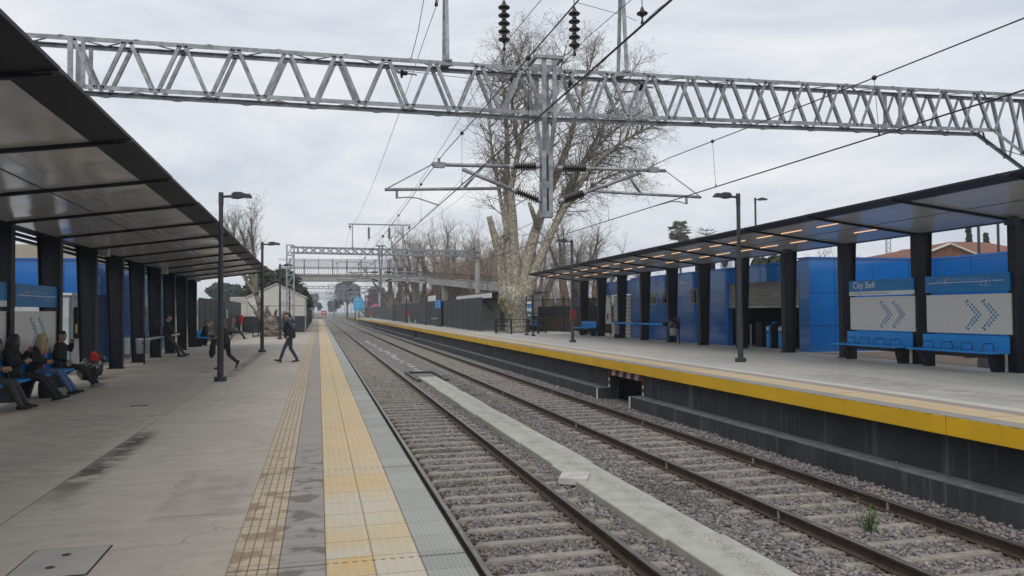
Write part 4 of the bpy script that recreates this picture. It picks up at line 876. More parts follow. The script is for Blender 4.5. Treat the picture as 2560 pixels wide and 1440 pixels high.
for (u, yy, top, d) in ((2448, 30, 560, 'with a small lantern'), (2497, 30, 540, 'nearer the right edge'), (2220, 90, 590, '')):
    p = AY(u, 650, yy); q = AY(u, top, yy)
    if d: mb = MB(); mb.tube([(p.x,p.y,GND),(p.x,p.y,q.z+2)], .06, 8); tag(mb.build('pole', DARK2), 'thin dark pole behind the blue wall '+d, 'pole', 'poles behind the blue wall')
    else:
        mb = MB()
        for (dx, dy) in ((-.3,-.2),(.3,-.2),(0,.35)): mb.bar((p.x+dx,p.y+dy,GND),(p.x+dx,p.y+dy,q.z), .07)
        for k in range(20):
            z = GND+(q.z-GND)*k/20; z2 = GND+(q.z-GND)*(k+1)/20
            mb.bar((p.x-.3,p.y-.2,z),(p.x+.3,p.y-.2,z2),.05); mb.bar((p.x+.3,p.y-.2,z),(p.x,p.y+.35,z2),.05)
        mb.bar((p.x,p.y,q.z),(p.x,p.y,q.z+1.2),.05); mb.bar((p.x-.7,p.y,q.z-.5),(p.x+.7,p.y,q.z-.4),.04)
        tag(mb.build('lattice_mast', GALV2), 'slim lattice radio mast seen between the far canopy columns', 'mast')
mb = MB(); mb.bbox(16.0, 16.75, 15.5, 16.2, GND, .62, .02); tag(mb.build('concrete_block', CONC), 'grey concrete block on the mulch under the right bench', 'block')
# ------------------------------------------------------------------ overhead line gantries
CONP = M('concrete mast', (.36,.36,.34), .8, 0, .15, 2, .2)
def lerp(x, xs, zs): return float(np.interp(x, xs, zs))
def gantry(Yg, XL, XR, zt, zb, near, lab, lmast, rmast, gap=.5, step=.945, x0n=-4.36):
    root = thing('catenary_gantry', lab, 'gantry', (4.67, Yg, 0), 'lattice gantries over the tracks')
    Y0, Y1 = Yg, Yg+gap; cw = .075 if near else .11
    xs = list(np.arange(x0n, XR-.3, step)); xs = [x for x in xs if x > XL+.2]
    brk = [XL, 4.67, 15.96, XR] if near else [XL, 4.67, XR]
    for (zf, nm) in ((zt, 'top_chord'), (zb, 'bottom_chord')):
        for Y in (Y0, Y1):
            mb = MB()
            for a, b in zip(brk[:-1], brk[1:]):
                s = 1 if Y == Y0 else -1
                mb.bar((a,Y,zf(a)),(b,Y,zf(b)),.012,cw); mb.bar((a,Y+s*.03,zf(a)+.042),(b,Y+s*.03,zf(b)+.042),.05,.012)
            if near:
                for xj in (-.6, 1.9, 8.0, 12.3) if nm == 'top_chord' else (.1, 3.6, 5.7, 9.0, 13.6):
                    mb.bar((xj-.45,Y-.012,zf(xj-.45)),(xj+.45,Y-.012,zf(xj+.45)),.014,cw*1.05)
                    for k in range(8): xx = xj-.4+.115*k; mb.box(xx-.014,xx+.014,Y-.03,Y-.019,zf(xx)-.014,zf(xx)+.014)
                for x in xs:
                    for dx in (-.05, .05):
                        xx = x+dx+(0 if nm == 'top_chord' else step/2); mb.box(xx-.014,xx+.014,Y-.02,Y-.006,zf(xx)-.014,zf(xx)+.014)
            mb.build(nm, GALV, root)
    for Y in (Y0, Y1):
        mb = MB(); sh = 0 if Y == Y0 else 0.0
        for i, x in enumerate(xs):
            bx = x+step/2
            if near:
                mb.bar((x+.05,Y,zt(x)),(bx-.05,Y,zb(bx)),.012,.065,(1,0,.5)); mb.bar((x+.02,Y+.03,zt(x)),(bx-.08,Y+.03,zb(bx)),.06,.012,(1,0,.5))
                if i+1 < len(xs): x2 = xs[i+1]; mb.bar((bx+.05,Y,zb(bx)),(x2-.05,Y,zt(x2)),.012,.065,(1,0,.5)); mb.bar((bx+.08,Y+.03,zb(bx)),(x2-.02,Y+.03,zt(x2)),.06,.012,(1,0,.5))
            else:
                mb.bar((x,Y,zt(x)),(x+step,Y,zb(x+step)),.03,.06); mb.bar((x,Y+.02,zb(x)),(x+step,Y+.02,zt(x+step)),.03,.06)
        for xv in ((x0n, 13.3) if near else (XL+.55, XR-.55)): mb.bar((xv,Y,zb(xv)),(xv,Y,zt(xv)),.09 if near else .12,.03,(0,1,0))
        if near: mb.bar((-4.15,Y,zb(-4.15)),(-4.15,Y,zt(-4.15)),.07,.03,(0,1,0))
        mb.build('lattice', GALV, root)
    mb = MB(); mbt, mbb = MB(), MB()
    if near:
        for i, x in enumerate(np.arange(XL, XR-.4, step/1.5)):
            s = i % 2
            for zf, dz, mb in ((zt, .05, mbt), (zb, -.05, mbb)): mb.bar((x,[Y0,Y1][s],zf(x)+dz),(x+step/1.5,[Y1,Y0][s],zf(x+step/1.5)+dz),.04,.012)
    else:
        for x in xs[::2]: mb.bar((x,Y0,zt(x)),(x+step,Y1,zt(x+step)),.05)
    for q in ((mbt, mbb) if near else (mb,)): q.build('cross_bracing', GALV, root)
    # masts
    for (X, kind) in ((XL, lmast), (XR, rmast)):
        if kind == 'lattice':
            mb = MB(); w_ = .26; zt_ = zt(X)+.15; zg = 0 if X < 0 else RZ
            for dx in (-w_, w_):
                for Y in (Y0, Y1): mb.bar((X+dx,Y,zg),(X+dx,Y,zt_),.09)
            n = 9
            for k in range(n):
                z0_, z1_ = zg+(zt_-zg)*k/n, zg+(zt_-zg)*(k+1)/n
                for Y in (Y0, Y1): mb.bar((X-w_,Y,z0_),(X+w_,Y,z1_),.07,.04); mb.bar((X-w_,Y,z1_),(X+w_,Y,z1_),.08,.05)
                for dx in (-w_, w_): mb.bar((X+dx,Y0,z0_),(X+dx,Y1,z1_),.05,.04)
            mb.build('lattice_mast', GALV2 if not near else GALV, root)
        else:
            mb = MB(); mb.lathe([(.24,GND),(.2,3),(.17,zt(X)+.95)], (X,(Y0+Y1)/2,0), 12); mb.build('concrete_mast', CONP, root)
            mb = MB(); [mb.box(X-.26,X+.26,Y0-.02,Y1+.02,z-.06,z+.06) for z in (zt(X), zb(X))]; mb.build('clamp', GALV, root)
    # dropper post
    Ym = (Y0+Y1)/2; X = 4.67; zc = zt(X); zl = zb(X)
    mb = MB()
    for dx in (-.115, .115):
        for Y in (Y0-.05, Y1+.05): mb.bar((X+dx,Y,zl-.1),(X+dx,Y,zc+.22),.09,.05,(0,1,0)); mb.bar((X+dx,Y,zl-.1),(X+dx*.6,Ym+(Y-Ym)*.28,5.05),.085,.05,(0,1,0))
    for Y in (Y0-.07, Y1+.07): mb.box(X-.3,X+.3,Y-.04,Y+.04,zc+.22,zc+.29)
    for dx in (-.28, .28): mb.box(X+dx-.04,X+dx+.04,Y0-.02,Y1+.02,zc+.23,zc+.30)
    mb.build('dropper_frame', GALV, root)
    mb = MB(); zb_, zt_ = 3.67, 5.08; a = .115
    mb.box(X-a,X+a,Ym-a,Ym+a,zb_,zt_); mb.build('dropper_box', GALV, root)
    mb = MB()
    for (p, q) in ((3.8, 4.28), (4.42, 4.98)):
        mb.box(X-.022,X+.022,Ym-a-.004,Ym-a+.01,p,q); mb.box(X-a-.004,X-a+.01,Ym-.03,Ym+.03,p,q)
    mb.build('slot', BLACK, root)
    # feeder crossarm with posts and strings of insulators
    mb = MB(); za = 8.85 if near else 8.42
    for px in (2.54, 6.42):
        for Y in (Y0, Y1): mb.bar((px,Y,zt(px)+.05),(px,Ym+(Y-Ym)*.25,za-.02),.07,.05)
        mb.box(px-.09,px+.09,Y0-.02,Y1+.02,zt(px)+.05,zt(px)+.09)
    mb.bar((2.25,Ym,za),(7.0,Ym,za),.09); mb.build('feeder_bracket', GALV, root)
    for k, fx in enumerate((2.35, 3.78, 5.33, 6.9)):
        mb = MB(); n = 1 if k in (0, 3) else 5; L = .17; top = (8.36 if n == 1 else 8.22)
        pr = [(.02,0)]
        for j in range(n):
            z = -.12-j*L; pr += [(.05,z+.05),(.06,z+.02),(.12,z-.012),(.128,z-.035),(.11,z-.05),(.045,z-.045),(.045,z-.09)]
        pr += [(.02,pr[-1][1]-.02),(.02,pr[-1][1]-.1),(.035,pr[-1][1]-.11),(.035,pr[-1][1]-.17)]
        mb.lathe(list(reversed(pr)), (fx,Ym,top), 14); mb.build('insulator', PORC, root, True)
        if near or n > 1: mb = MB(); mb.tube([(fx,Ym,za),(fx,Ym,top)], .015, 5); mb.build('hook', GALV, root)
    # side strut insulators of the gantry
    if near:
        for (u, v) in ((1000, 182), (1275, 200), (1420, 208), (1597, 215)):
            p = AY(u, v, Yg+gap+.15); mb = MB(); mb.lathe([(.03,0),(.11,.02),(.11,.05),(.05,.07),(.05,.14),(.02,.16)], (0,0,0), 10)
            mb.v = [(p.x+z, p.y+y, p.z+x) for x, y, z in mb.v]; mb.build('stay_insulator', PORC, root, True)
            mb = MB(); mb.bar(p, (p.x-.25,p.y,p.z+.12),.05); mb.bar((p.x+.1,p.y,p.z),(p.x+.35,p.y,p.z-.02),.03); mb.build('stay_rod', GALV, root)
    return root, Ym
T1 = lambda x: lerp(x, [-9, 4.74, 16, 18], [6.69, 6.73, 6.92, 6.95]); KP = AY(2600, 414, 15.5); B1 = lambda x: lerp(x, [-9, 4.74, 15.96, KP.x, 19], [5.84, 5.81, 6.02, KP.z, KP.z-(19-KP.x)*(6.02-KP.z)/(KP.x-15.96)])
g1, YM = gantry(15.5, -8.3, 17.9, T1, B1, True, 'big galvanised lattice gantry nearest the camera, spanning the whole picture', 'lattice', 'lattice')
mb = MB(); mb.prism([(16.9,6.88),(17.9,6.88),(17.9,6.1)], 'y', 15.48, 15.5); mb.build('gusset_plate', GALV, g1)
T2 = lambda x: lerp(x, [-3, 13], [6.60, 6.42]); B2 = lambda x: T2(x)-.42
gantry(60.7, -2.05, 12.3, T2, B2, False, 'second lattice gantry between a white lattice mast and a round concrete mast', 'lattice', 'concrete', .5, .62, -1.3)
Tn = lambda x: 6.6; Bn = lambda x: 6.1
for i, yy in enumerate((108, 154, 200, 246, 292)):
    gantry(yy, -2.3, 11.6, Tn, Bn, False, 'distant lattice gantry beyond the footbridge, %s in the row' % ORD[i], 'lattice', 'lattice' if i % 2 == 0 else 'concrete', .5, 1.0, -1.5)
# ------------------------------------------------------------------ cantilever arms
def ribs(mb, p, q, r0, r1, n):
    p, q = Vector(p), Vector(q); pts, rs = [], []
    for i in range(n):
        for f, r in ((.0, r0), (.25, r0), (.4, r1), (.6, r1), (.75, r0)): pts.append(p+(q-p)*((i+f)/n)); rs.append(r)
    mb.tube(pts+[q], rs+[r0], 10)
def arm(P, Y, lab, side, seg=10):
    root = thing('cantilever_arm', lab, 'cantilever', (4.67+side*.2, Y, 4.2), 'cantilever arms on the dropper posts')
    def rod(name, a, b, r, mt=GALV): mb = MB(); mb.tube([a, b], r, 8); return mb.build(name, mt, root, True)
    def insul(a, b):
        a, b = Vector(a), Vector(b); mb = MB(); ribs(mb, a, b, .042, .09, seg); o = mb.build('insulator', PORC, root, True)
        d = (b-a).normalized(); mb = MB(); mb.tube([a-d*.1, a+d*.02], [.035,.06], 8); mb.tube([b-d*.02, b+d*.1], [.06,.045], 8); mb.build('end_cap', GALV2, o, True)
    top_i0, top_i1, top_end = P['ti0'], P['ti1'], P['te']
    insul(top_i0, top_i1); rod('top_tube', top_i1, top_end, .04)
    insul(P['di0'], P['di1']); rod('diagonal_tube', P['di1'], P['de'], .042)
    rod('registration_tube', P['r0'], P['r1'], .033)
    rod('stay_wire', top_end, P['r1'], .012); rod('support_strut', P['s0'], P['s1'], .03)
    mb = MB(); d = P['drop']; mb.bar(d, d+Vector((0,0,-.18)), .05, .03); mb.build('registration_bracket', GALV, root)
    mb = MB(); e = P['cw']; b0 = d+Vector((0,0,-.17)); mid = (b0+e)/2+Vector((0,0,.07)); mb.tube([b0, b0+(mid-b0)*.5+Vector((0,0,.02)), mid, mid+(e-mid)*.5+Vector((0,0,.0)), e], .013, 6); mb.build('steady_arm', GALV, root, True)
    mb = MB(); t_ = P['clamp']; mb.box(t_.x-.12,t_.x+.12,Y-.05,Y+.05,t_.z-.06,t_.z+.05); mb.tube([(t_.x,Y,t_.z+.05),(t_.x,Y,t_.z+.14)], .03, 6); mb.build('saddle_clamp', GALV, root)
    return root
def pix(Y, **k): return {n: AY(u, v, Y) for n, (u, v) in k.items()}
LEFT = pix(YM, ti0=(1340,416), ti1=(1283,416), te=(1080,411), di0=(1345,500), di1=(1290,478), de=(1156,423), r0=(1250,471), r1=(962,474), s0=(1210,412), s1=(1157,473), drop=(992,474), cw=(1097,513), clamp=(1097,412))
RIGHT = pix(YM, ti0=(1405,420), ti1=(1465,421), te=(1664,427), di0=(1408,500), di1=(1458,483), de=(1600,432), r0=(1497,479), r1=(1752,493), s0=(1555,416), s1=(1601,483), drop=(1716,490), cw=(1640,514), clamp=(1633,424))
arm(LEFT, YM, 'cantilever arm with ribbed insulators left of the nearest dropper post', -1); arm(RIGHT, YM, 'cantilever arm with ribbed insulators right of the nearest dropper post', 1)
def shift(P, dy): return {k: Vector((v.x, v.y+dy, v.z)) for k, v in P.items()}
for dy, d in ((60.95-YM, 'second'), (108.25-YM, 'third')):
    for PP, sd, w_ in ((LEFT, -1, 'left'), (RIGHT, 1, 'right')): arm(shift(PP, dy), YM+dy, 'cantilever arm %s of the dropper post on the %s gantry' % (w_, d), sd, 8)
for i, yy in enumerate((154.25, 200.25)):
    for PP, sd, w_ in ((LEFT, -1, 'left'), (RIGHT, 1, 'right')): arm(shift(PP, yy-YM), yy, 'tiny distant cantilever arm %s of the dropper post on the %s gantry' % (w_, ORD[i+3]), sd, 5)
# ------------------------------------------------------------------ wires
SUP = [-30, YM, 60.95, 108.25, 154.25, 200.25, 246.25, 292.25]
def messz(y, z, sag):
    for a, b in zip(SUP[:-1], SUP[1:]):
        if a <= y <= b: t = (y-a)/(b-a); return z-4*sag*t*(1-t)
    return z
def wire(lab, x, z, sag, r, name, stag=0, y1=292):
    mb = MB(); pts = []
    y = -12
    while y < y1:
        k = 0
        xs_ = lambda yy: x+stag*math.sin((yy-YM)/45.1*PI) if stag else x
        pts.append((xs_(y), y, messz(y, z, sag))); y += 3 if y < 60 else 6
    mb.tube(pts, r, 6); return tag(mb.build(name, WIRE, None, True), lab, 'wire')
wire('contact wire over the near track held by the left cantilever arm', LEFT['cw'].x, LEFT['cw'].z, 0, .0105, 'contact_wire')
wire('contact wire over the far track held by the right cantilever arm', RIGHT['cw'].x, RIGHT['cw'].z, 0, .0105, 'contact_wire')
wire('sagging messenger wire above the near track contact wire', LEFT['clamp'].x, LEFT['clamp'].z+.12, .28, .0085, 'messenger_wire')
wire('sagging messenger wire above the far track contact wire', RIGHT['clamp'].x, RIGHT['clamp'].z+.12, .28, .0085, 'messenger_wire')
for k, (fx, fz) in enumerate(((2.35, 8.05), (3.78, 7.30), (5.33, 7.33), (6.9, 8.05))):
    wire('overhead feeder wire on the insulator strings, %s from the left' % ORD[k], fx, fz, .7, .007, 'feeder_wire')
for (P, d) in ((LEFT, 'near'), (RIGHT, 'far')):
    for k, y in enumerate((8.75, 13.1, 18.6, 24, 30, 36, 42, 48, 54)):
        xm, zm = P['clamp'].x, messz(y, P['clamp'].z+.12, .28); xc_, zc_ = P['cw'].x, P['cw'].z
        mb = MB(); mb.tube([(xc_,y,zc_),(xm,y,zm)], .0035, 4); mb.ball((xm,y,zm), .035 if y < 30 else .05, 8, 5); mb.tube([(xc_,y,zc_-.01),(xc_,y,zc_+.05)], .012, 5)
        tag(mb.build('dropper_wire', WIRE, None, True), 'thin vertical dropper between the messenger and contact wire over the %s track' % d, 'dropper', 'droppers over the %s track' % d)
mb = MB(); a, b = AY(1060, 0, YM), AY(1026, 168, YM); mb.tube([AY(1063,-20,YM), AY(1045, 80, YM), AY(1028,145,YM)], .008, 5); tag(mb.build('jumper_cable', WIRE), 'thin jumper cable hanging at the left end of the gantry feeder arm', 'cable')
mb = MB(); mb.tube([AY(1440,6,YM), AY(1500,22,YM), AY(1565,40,YM), AY(1590,52,YM)], .006, 5); tag(mb.build('jumper_cable', WIRE), 'thin jumper cable from the insulator string to the right post of the gantry', 'cable')
mb = MB(); mb.tube([AY(1017,178,YM+.3), AY(1120,190,YM+.3), AY(1260,205,YM+.3)], .006, 5); tag(mb.build('stay_cable', WIRE), 'slack cable strung inside the nearest gantry between two stay insulators', 'cable')
# ------------------------------------------------------------------ footbridge
BR = M('footbridge concrete', (.33,.33,.315), .85, 0, .15, .8, .1)
fb = thing('footbridge', 'concrete footbridge with mesh sides crossing the tracks behind the second gantry', 'bridge', (3.5, 96, 0))
YB = 95
mb = MB(); mb.box(-3.6, 12.0, YB, YB+2.4, 5.35, 6.05); mb.build('deck', BR, fb)
mb = MB(); mb.box(-3.7, 10.3, YB-.1, YB, 5.98, 6.12); mb.build('kerb', BR, fb)
mb = MB()
for Y in (YB-.06, YB+2.46):
    for i in range(9): x = -3.3+i*1.66; mb.bar((x,Y,6.05),(x,Y,8.0),.06)
    for z in (6.15, 6.9, 6.98, 7.92): mb.bar((-4.6,Y,z),(10.2,Y,z),.04)
    for i in range(62): x = -4.6+i*.24; mb.bar((x,Y,6.15),(x,Y,6.9),.02)
mb.build('railing', DARK2, fb)
t = NT('fine wire mesh'); x, y, z = t.xyz()
t.col((.3,.31,.32)); t.b.inputs['Alpha'].default_value = .16; MESH = t.set(.6, .2)
mb = MB(); mb.box(-3.3, 10.2, YB-.05, YB-.045, 6.98, 7.92); mb.box(-3.3, 10.2, YB+2.45, YB+2.455, 6.98, 7.92); mb.build('mesh_screen', MESH, fb)
for (x, y) in ((11.75, YB+1.6), (-3.3, YB+1.2)): mb = MB(); mb.box(x-.35, x+.35, y-.5, y+.5, GND, 5.34); mb.build('pier', BR, fb)
mb = MB(); R0, R1 = Vector((10.2, YB+.6, 5.4)), Vector((16.6, YB-22, 3.6)); nrm = Vector((.96,.27,0))*1.1
mb.hexa([R0-nrm*.5,R0+nrm,R1+nrm,R1-nrm*.5,R0-nrm*.5+Vector((0,0,.68)),R0+nrm+Vector((0,0,.68)),R1+nrm+Vector((0,0,.75)),R1-nrm*.5+Vector((0,0,.75))]); mb.build('ramp', BR, fb)
mb = MB()
for s_ in (-.5, 1.0):
    for z in (1.2, 1.75): mb.bar(R0+nrm*s_+Vector((0,0,z-.5)), R1+nrm*s_+Vector((0,0,z-.45)), .05)
    for i in range(50): p = R0+(R1-R0)*(i/50)+nrm*s_; mb.bar(p+Vector((0,0,.68)), p+Vector((0,0,1.27)), .025)
mb.build('ramp_railing', DARK2, fb)
p = (R0+R1)/2; mb = MB(); mb.box(p.x-.3,p.x+.3,p.y-.3,p.y+.3,GND,4.6); mb.build('pier', BR, fb)
# stairs at the left end
mb = MB(); mb.hexa([(-3.6,YB,5.5),(-3.6,YB+2.4,5.5),(-9.5,YB+2.4,.3),(-9.5,YB,.3),(-3.6,YB,6.0),(-3.6,YB+2.4,6.0),(-9.5,YB+2.4,.9),(-9.5,YB,.9)]); mb.build('stairs', BR, fb)
# ------------------------------------------------------------------ billboards, signals far away
bb = thing('billboard', 'round topped blue billboard with a white wave emblem beyond the platform end', 'billboard', (17, 250, GND))
Yb = 215; c1 = AY(884, 803, Yb); c2 = AY(909, 765, Yb)
mb = MB(); lo = AY(884, 776, Yb); zlo = lo.z; x0, x1 = AY(883,760,Yb).x, AY(909.5,760,Yb).x; ztop = AY(893,741,Yb).z
poly = [(x0,zlo),(x1-(x1-x0)*.38,zlo),(x1-(x1-x0)*.38,zlo+.35),(x1,zlo+.35),(x1,zlo+(ztop-zlo)*.55)]+[(x1-(x1-x0)*.62*(1-math.cos(q*PI/12)), zlo+(ztop-zlo)*(.55+.45*math.sin(q*PI/12))) for q in range(1, 7)]+[(x0+.1,zlo+(ztop-zlo)*.88),(x0,zlo+(ztop-zlo)*.8)]
mb.prism(poly, 'y', Yb, Yb+.3); mb.build('board', M('cyan board', (.03,.34,.60), .5, 0, .05), bb)
W = x1-x0; H_ = ztop-zlo; mb = MB(); m0 = Vector((x0+W*.24, Yb-.05, zlo+H_*.72))
mb.tube([m0+Vector((a*W, 0, b*H_)) for a, b in ((0,0),(.02,.09),(.07,.12),(.11,.06),(.14,.02),(.17,.07),(.2,.13),(.235,.08),(.25,-.02))], W*.028, 6)
for k in range(3): mb.box(x0+W*.3, x0+W*(.72-.1*k), Yb-.06, Yb-.01, zlo+H_*(.50-.11*k), zlo+H_*(.515-.11*k))
mb.build('emblem', WHITE, bb); mb = MB(); [mb.box(x0+W*q-.15, x0+W*q+.15, Yb+.1, Yb+.35, GND, zlo) for q in (.2, .55)]; mb.build('post', DARK2, bb)
pb = thing('billboard', 'dark red and purple poster billboard above the far fence', 'billboard', (25, 215, GND))
x0, x1 = AY(912,760,Yb).x, AY(950,760,Yb).x; z0_, z1_ = AY(930,775,Yb).z, AY(930,738,Yb).z
mb = MB(); mb.box(x0, x1, Yb+.4, Yb+.7, z0_, z1_); mb.build('board', M('plum poster', (.075,.02,.045), .6, 0, .5, .35), pb)
PK, SKN, LB = M('poster pink', (.50,.08,.11), .6), M('poster dark figure', (.10,.06,.06), .6), M('poster pale blue', (.22,.33,.40), .6)
W, H_ = x1-x0, z1_-z0_
for (a, b, r, mt, sx) in ((.36,.60,.18,SKN,.8), (.26,.34,.20,M('poster maroon', (.13,.02,.05), .6),1.0), (.72,.22,.15,PK,1.4), (.48,.18,.10,LB,1.2), (.6,.5,.13,SKN,.8), (.12,.7,.12,M('poster grey', (.3,.25,.27), .6),.7), (.85,.7,.14,SKN,.8)):
    mb = MB(); cx, cz = x0+a*W, z0_+b*H_; mb.tube([(cx,Yb+.395,cz),(cx,Yb+.36,cz)], (r*H_*sx, r*H_), 16); mb.build('printed_shape', mt, pb)
mb = MB(); [mb.box(x0+W*q-.15, x0+W*q+.15, Yb+.71, Yb+.9, GND, z0_) for q in (.2, .8)]; mb.build('post', DARK2, pb)
rs_ = thing('red_billboard', 'small faded red billboard at the vanishing point of the tracks', 'billboard', (0, 330, GND))
a, b = AY(803,777,330), AY(816,788,330); mb = MB(); mb.box(a.x, b.x, 330, 330.3, b.z, a.z); mb.build('board', RED, rs_); mb = MB(); mb.box(a.x+.5, b.x-.6, 329.95, 329.99, (a.z+b.z)/2, (a.z+b.z)/2+.35); mb.build('print', WHITE, rs_); mb = MB(); mb.box(a.x+.3, a.x+.5, 330.05, 330.2, GND, b.z); mb.box(b.x-.5, b.x-.3, 330.05, 330.2, GND, b.z); mb.build('post', DARK2, rs_)
for i, (u, yy, top, d) in enumerate(((790, 190, 768, 'left of the rails'), (841, 150, 752, 'between the far gantries'), (862, 205, 756, 'left of the blue billboard'), (797, 260, 762, 'deep in the haze'))):
    p = AY(u, 780, yy); q = AY(u, top, yy); sgn = thing('railway_signal', 'small distant signal post with two lamp heads '+d, 'signal', (p.x, yy, GND), 'distant signals beyond the platforms')
    mb = MB(); mb.tube([(p.x,yy,GND),(p.x,yy,q.z)], .09, 6); mb.build('post', GALV2, sgn)
    mb = MB(); mb.bbox(p.x-.3, p.x+.3, yy-.3, yy-.1, q.z-1.3, q.z, .05); mb.build('lamp_head', WHITE if i in (0, 2) else DARK2, sgn)
# ------------------------------------------------------------------ trees
t = NT('mottled plane bark'); n = t.noise(4.2, 5, .65, t.scl(t.P(), (1, 1, .7))); n2 = t.noise(1.1, 4)
c = t.mixc(t.rng(n, .44, .50), (.36,.32,.255), (.18,.15,.11)); c = t.mixc(t.rng(n, .54, .58, 0, .8), c, (.48,.445,.38)); c = t.mixc(t.rng(n2, .55, .75, 0, .5), c, (.13,.115,.07))
t.col(c); t.bump(n, .7, .05); BARKP = t.set(.9)
TWIG = M('brown twigs', (.14,.115,.09), .9, 0, .3, 3)
TWIGG = M('grey twigs', (.24,.215,.19), .9, 0, .3, 3)
TWIGR = M('russet brushwood', (.27,.20,.15), .9, 0, .35, 2)
SEED = M('dry seed balls', (.045,.034,.024), .9)
BARKD = M('dark bark', (.075,.06,.05), .9, 0, .35, 4, .6, 20)
def rv(r, s=1): return Vector((r.uniform(-s, s), r.uniform(-s, s), r.uniform(-s, s)))
def limb(mb, pts, rs, n=10):
    """smooth a drawn limb with Catmull-Rom"""
    P = [Vector(p) for p in pts]; q = [P[0]*2-P[1]]+P+[P[-1]*2-P[-2]]; R_ = [rs[0]]+list(rs)+[rs[-1]]; out, orr = [], []
    for i in range(1, len(q)-2):
        for k in range(4):
            t = k/4; a, b, c, d = q[i-1], q[i], q[i+1], q[i+2]
            out.append(.5*((2*b)+(c-a)*t+(2*a-5*b+4*c-d)*t*t+(3*b-a-3*c+d)*t**3)); orr.append(R_[i]+(R_[i+1]-R_[i])*t)
    out.append(P[-1]); orr.append(rs[-1]); mb.tube(out, orr, n); return out, orr
def twigs(mb, p, d, L, r, lvl, R, up=.15, spread=.8, kids=(4, 6), seeds=0, wob=.22, ratio=.62):
    ns = 4 if lvl > 0 else 3; pts = [p]; rs = [r]; dd = d.normalized()
    for i in range(ns):
        dd = (dd+rv(R, wob)+Vector((0,0,up))).normalized(); pts.append(pts[-1]+dd*(L/ns)); rs.append(max(.004, r*(1-.75*(i+1)/ns)))
    mb.k = 0; mb.tube(pts, rs, 5 if r > .05 else 3, False)
    if lvl <= 0:
        if seeds and R.random() < seeds:
            mb.k = 1; mb.octa(pts[-1]+Vector((R.uniform(-.1,.1),0,-.08)), R.uniform(.02,.038)); mb.k = 0
        return
    for k in range(R.randint(*kids)):
        f = R.uniform(.25, 1.0); i = min(int(f*ns), ns-1); q = pts[i]+(pts[i+1]-pts[i])*(f*ns-i)
        dr = (pts[i+1]-pts[i]).normalized(); s = rv(R); s = (s-dr*s.dot(dr)); s = s.normalized() if s.length > .01 else Vector((1,0,0))
        twigs(mb, q, dr*(1-spread*.35)+s*spread*R.uniform(.5, 1.1), L*ratio*R.uniform(.7, 1.15), max(.005, rs[i]*.55), lvl-1, R, up, spread, kids, seeds, wob, ratio)
# the big plane tree
R = random.Random(11); YT = 49.6
bt = thing('plane_tree', 'huge bare mottled plane tree rising behind the dark railing on the far platform', 'tree', AZ(1287, 833, RZ))
tr = MB(); crown = MB()
def L3(pts, dy): n = len(pts); return [AY(u, v, YT+dy*i/(n-1)) for i, (u, v) in enumerate(pts)]
limb(tr, L3([(1291,842),(1290,820),(1290,800),(1287,778),(1284,757),(1284,738),(1283,715)], 0), [.66,.54,.56,.72,.9,.92,.68], 18)
for (u, v, r) in ((1258,750,.34), (1310,748,.42), (1266,765,.38), (1300,735,.42), (1260,732,.36), (1318,730,.36), (1264,742,.4), (1275,778,.34)):
    p = AY(u, v, YT-.3); tr.ball(p, r, 12, 8, (1, 1, 1.35))
LIMBS = [
 ([(1262,745),(1254,690),(1246,640),(1238,600),(1223,541)], -.6, [.5,.36,.32,.28,.24], False),
 ([(1276,745),(1271,650),(1270,540),(1267,450),(1268,350),(1262,260),(1256,190),(1262,120)], .8, [.6,.42,.36,.3,.22,.15,.1,.04], True),
 ([(1287,745),(1286,640),(1282,540),(1278,470),(1296,380),(1312,290),(1330,200),(1335,110)], -1.2, [.6,.42,.36,.28,.2,.15,.1,.04], True),
 ([(1298,745),(1322,640),(1345,560),(1382,460),(1418,370),(1440,290),(1468,190),(1490,110)], 1.4, [.7,.5,.42,.33,.25,.18,.11,.04], True),
 ([(1310,740),(1345,660),(1385,570),(1430,490),(1480,420),(1535,370),(1590,335),(1640,310)], -1.6, [.6,.4,.3,.24,.2,.16,.11,.04], True),
 ([(1318,738),(1340,665),(1372,600),(1405,520),(1445,430),(1500,330),(1555,230),(1605,140)], 2.5, [.5,.4,.33,.26,.2,.15,.1,.04], True),
 ([(1270,600),(1255,520),(1240,430),(1225,340),(1225,260),(1235,180)], 2.2, [.2,.17,.14,.11,.08,.03], True),
 ([(1296,380),(1285,300),(1280,220),(1300,140),(1320,80)], 2.6, [.16,.13,.1,.07,.03], True),
 ([(1345,560),(1365,470),(1380,370),(1385,270),(1400,180),(1420,100)], -2.4, [.22,.18,.14,.11,.08,.03], True),
 ([(1400,500),(1450,420),(1510,350),(1570,300),(1630,260)], 1.8, [.18,.14,.11,.08,.03], True),
 ([(1395,530),(1450,490),(1505,450),(1560,430),(1615,440)], -1.0, [.15,.12,.09,.06,.03], True)]
for li, (pts, dy, rs, live) in enumerate(LIMBS):
    out_, orr = limb(tr, L3(pts, dy), [q*.78 for q in rs], 9)
    if not live: continue
    n = len(out_); st = .35 if li < 6 else .15
    for k in range(76 if li < 6 else 52):
        f = st+(1-st)*(k/76 if li < 6 else k/52)**.8; i = min(n-2, int(f*(n-1))); d = (out_[i+1]-out_[i]).normalized(); s = rv(R); s = (s-d*s.dot(d)).normalized()
        twigs(crown, out_[i], d*.55+s*.75+Vector((0,0,.1)), R.uniform(1.3, 2.7)*(1.15-.45*f), min(.045, orr[i]*.5), 2, R, .03, .8, (4, 6), .34, .3)
p = AY(1268, 600, YT); tr.tube([p, AY(1252,592,YT-.5)], [.12,.07], 6); p = AY(1345,570,YT); tr.tube([p, AY(1328,520,YT-.8), AY(1322,505,YT-.8)], [.2,.15,.1], 7)
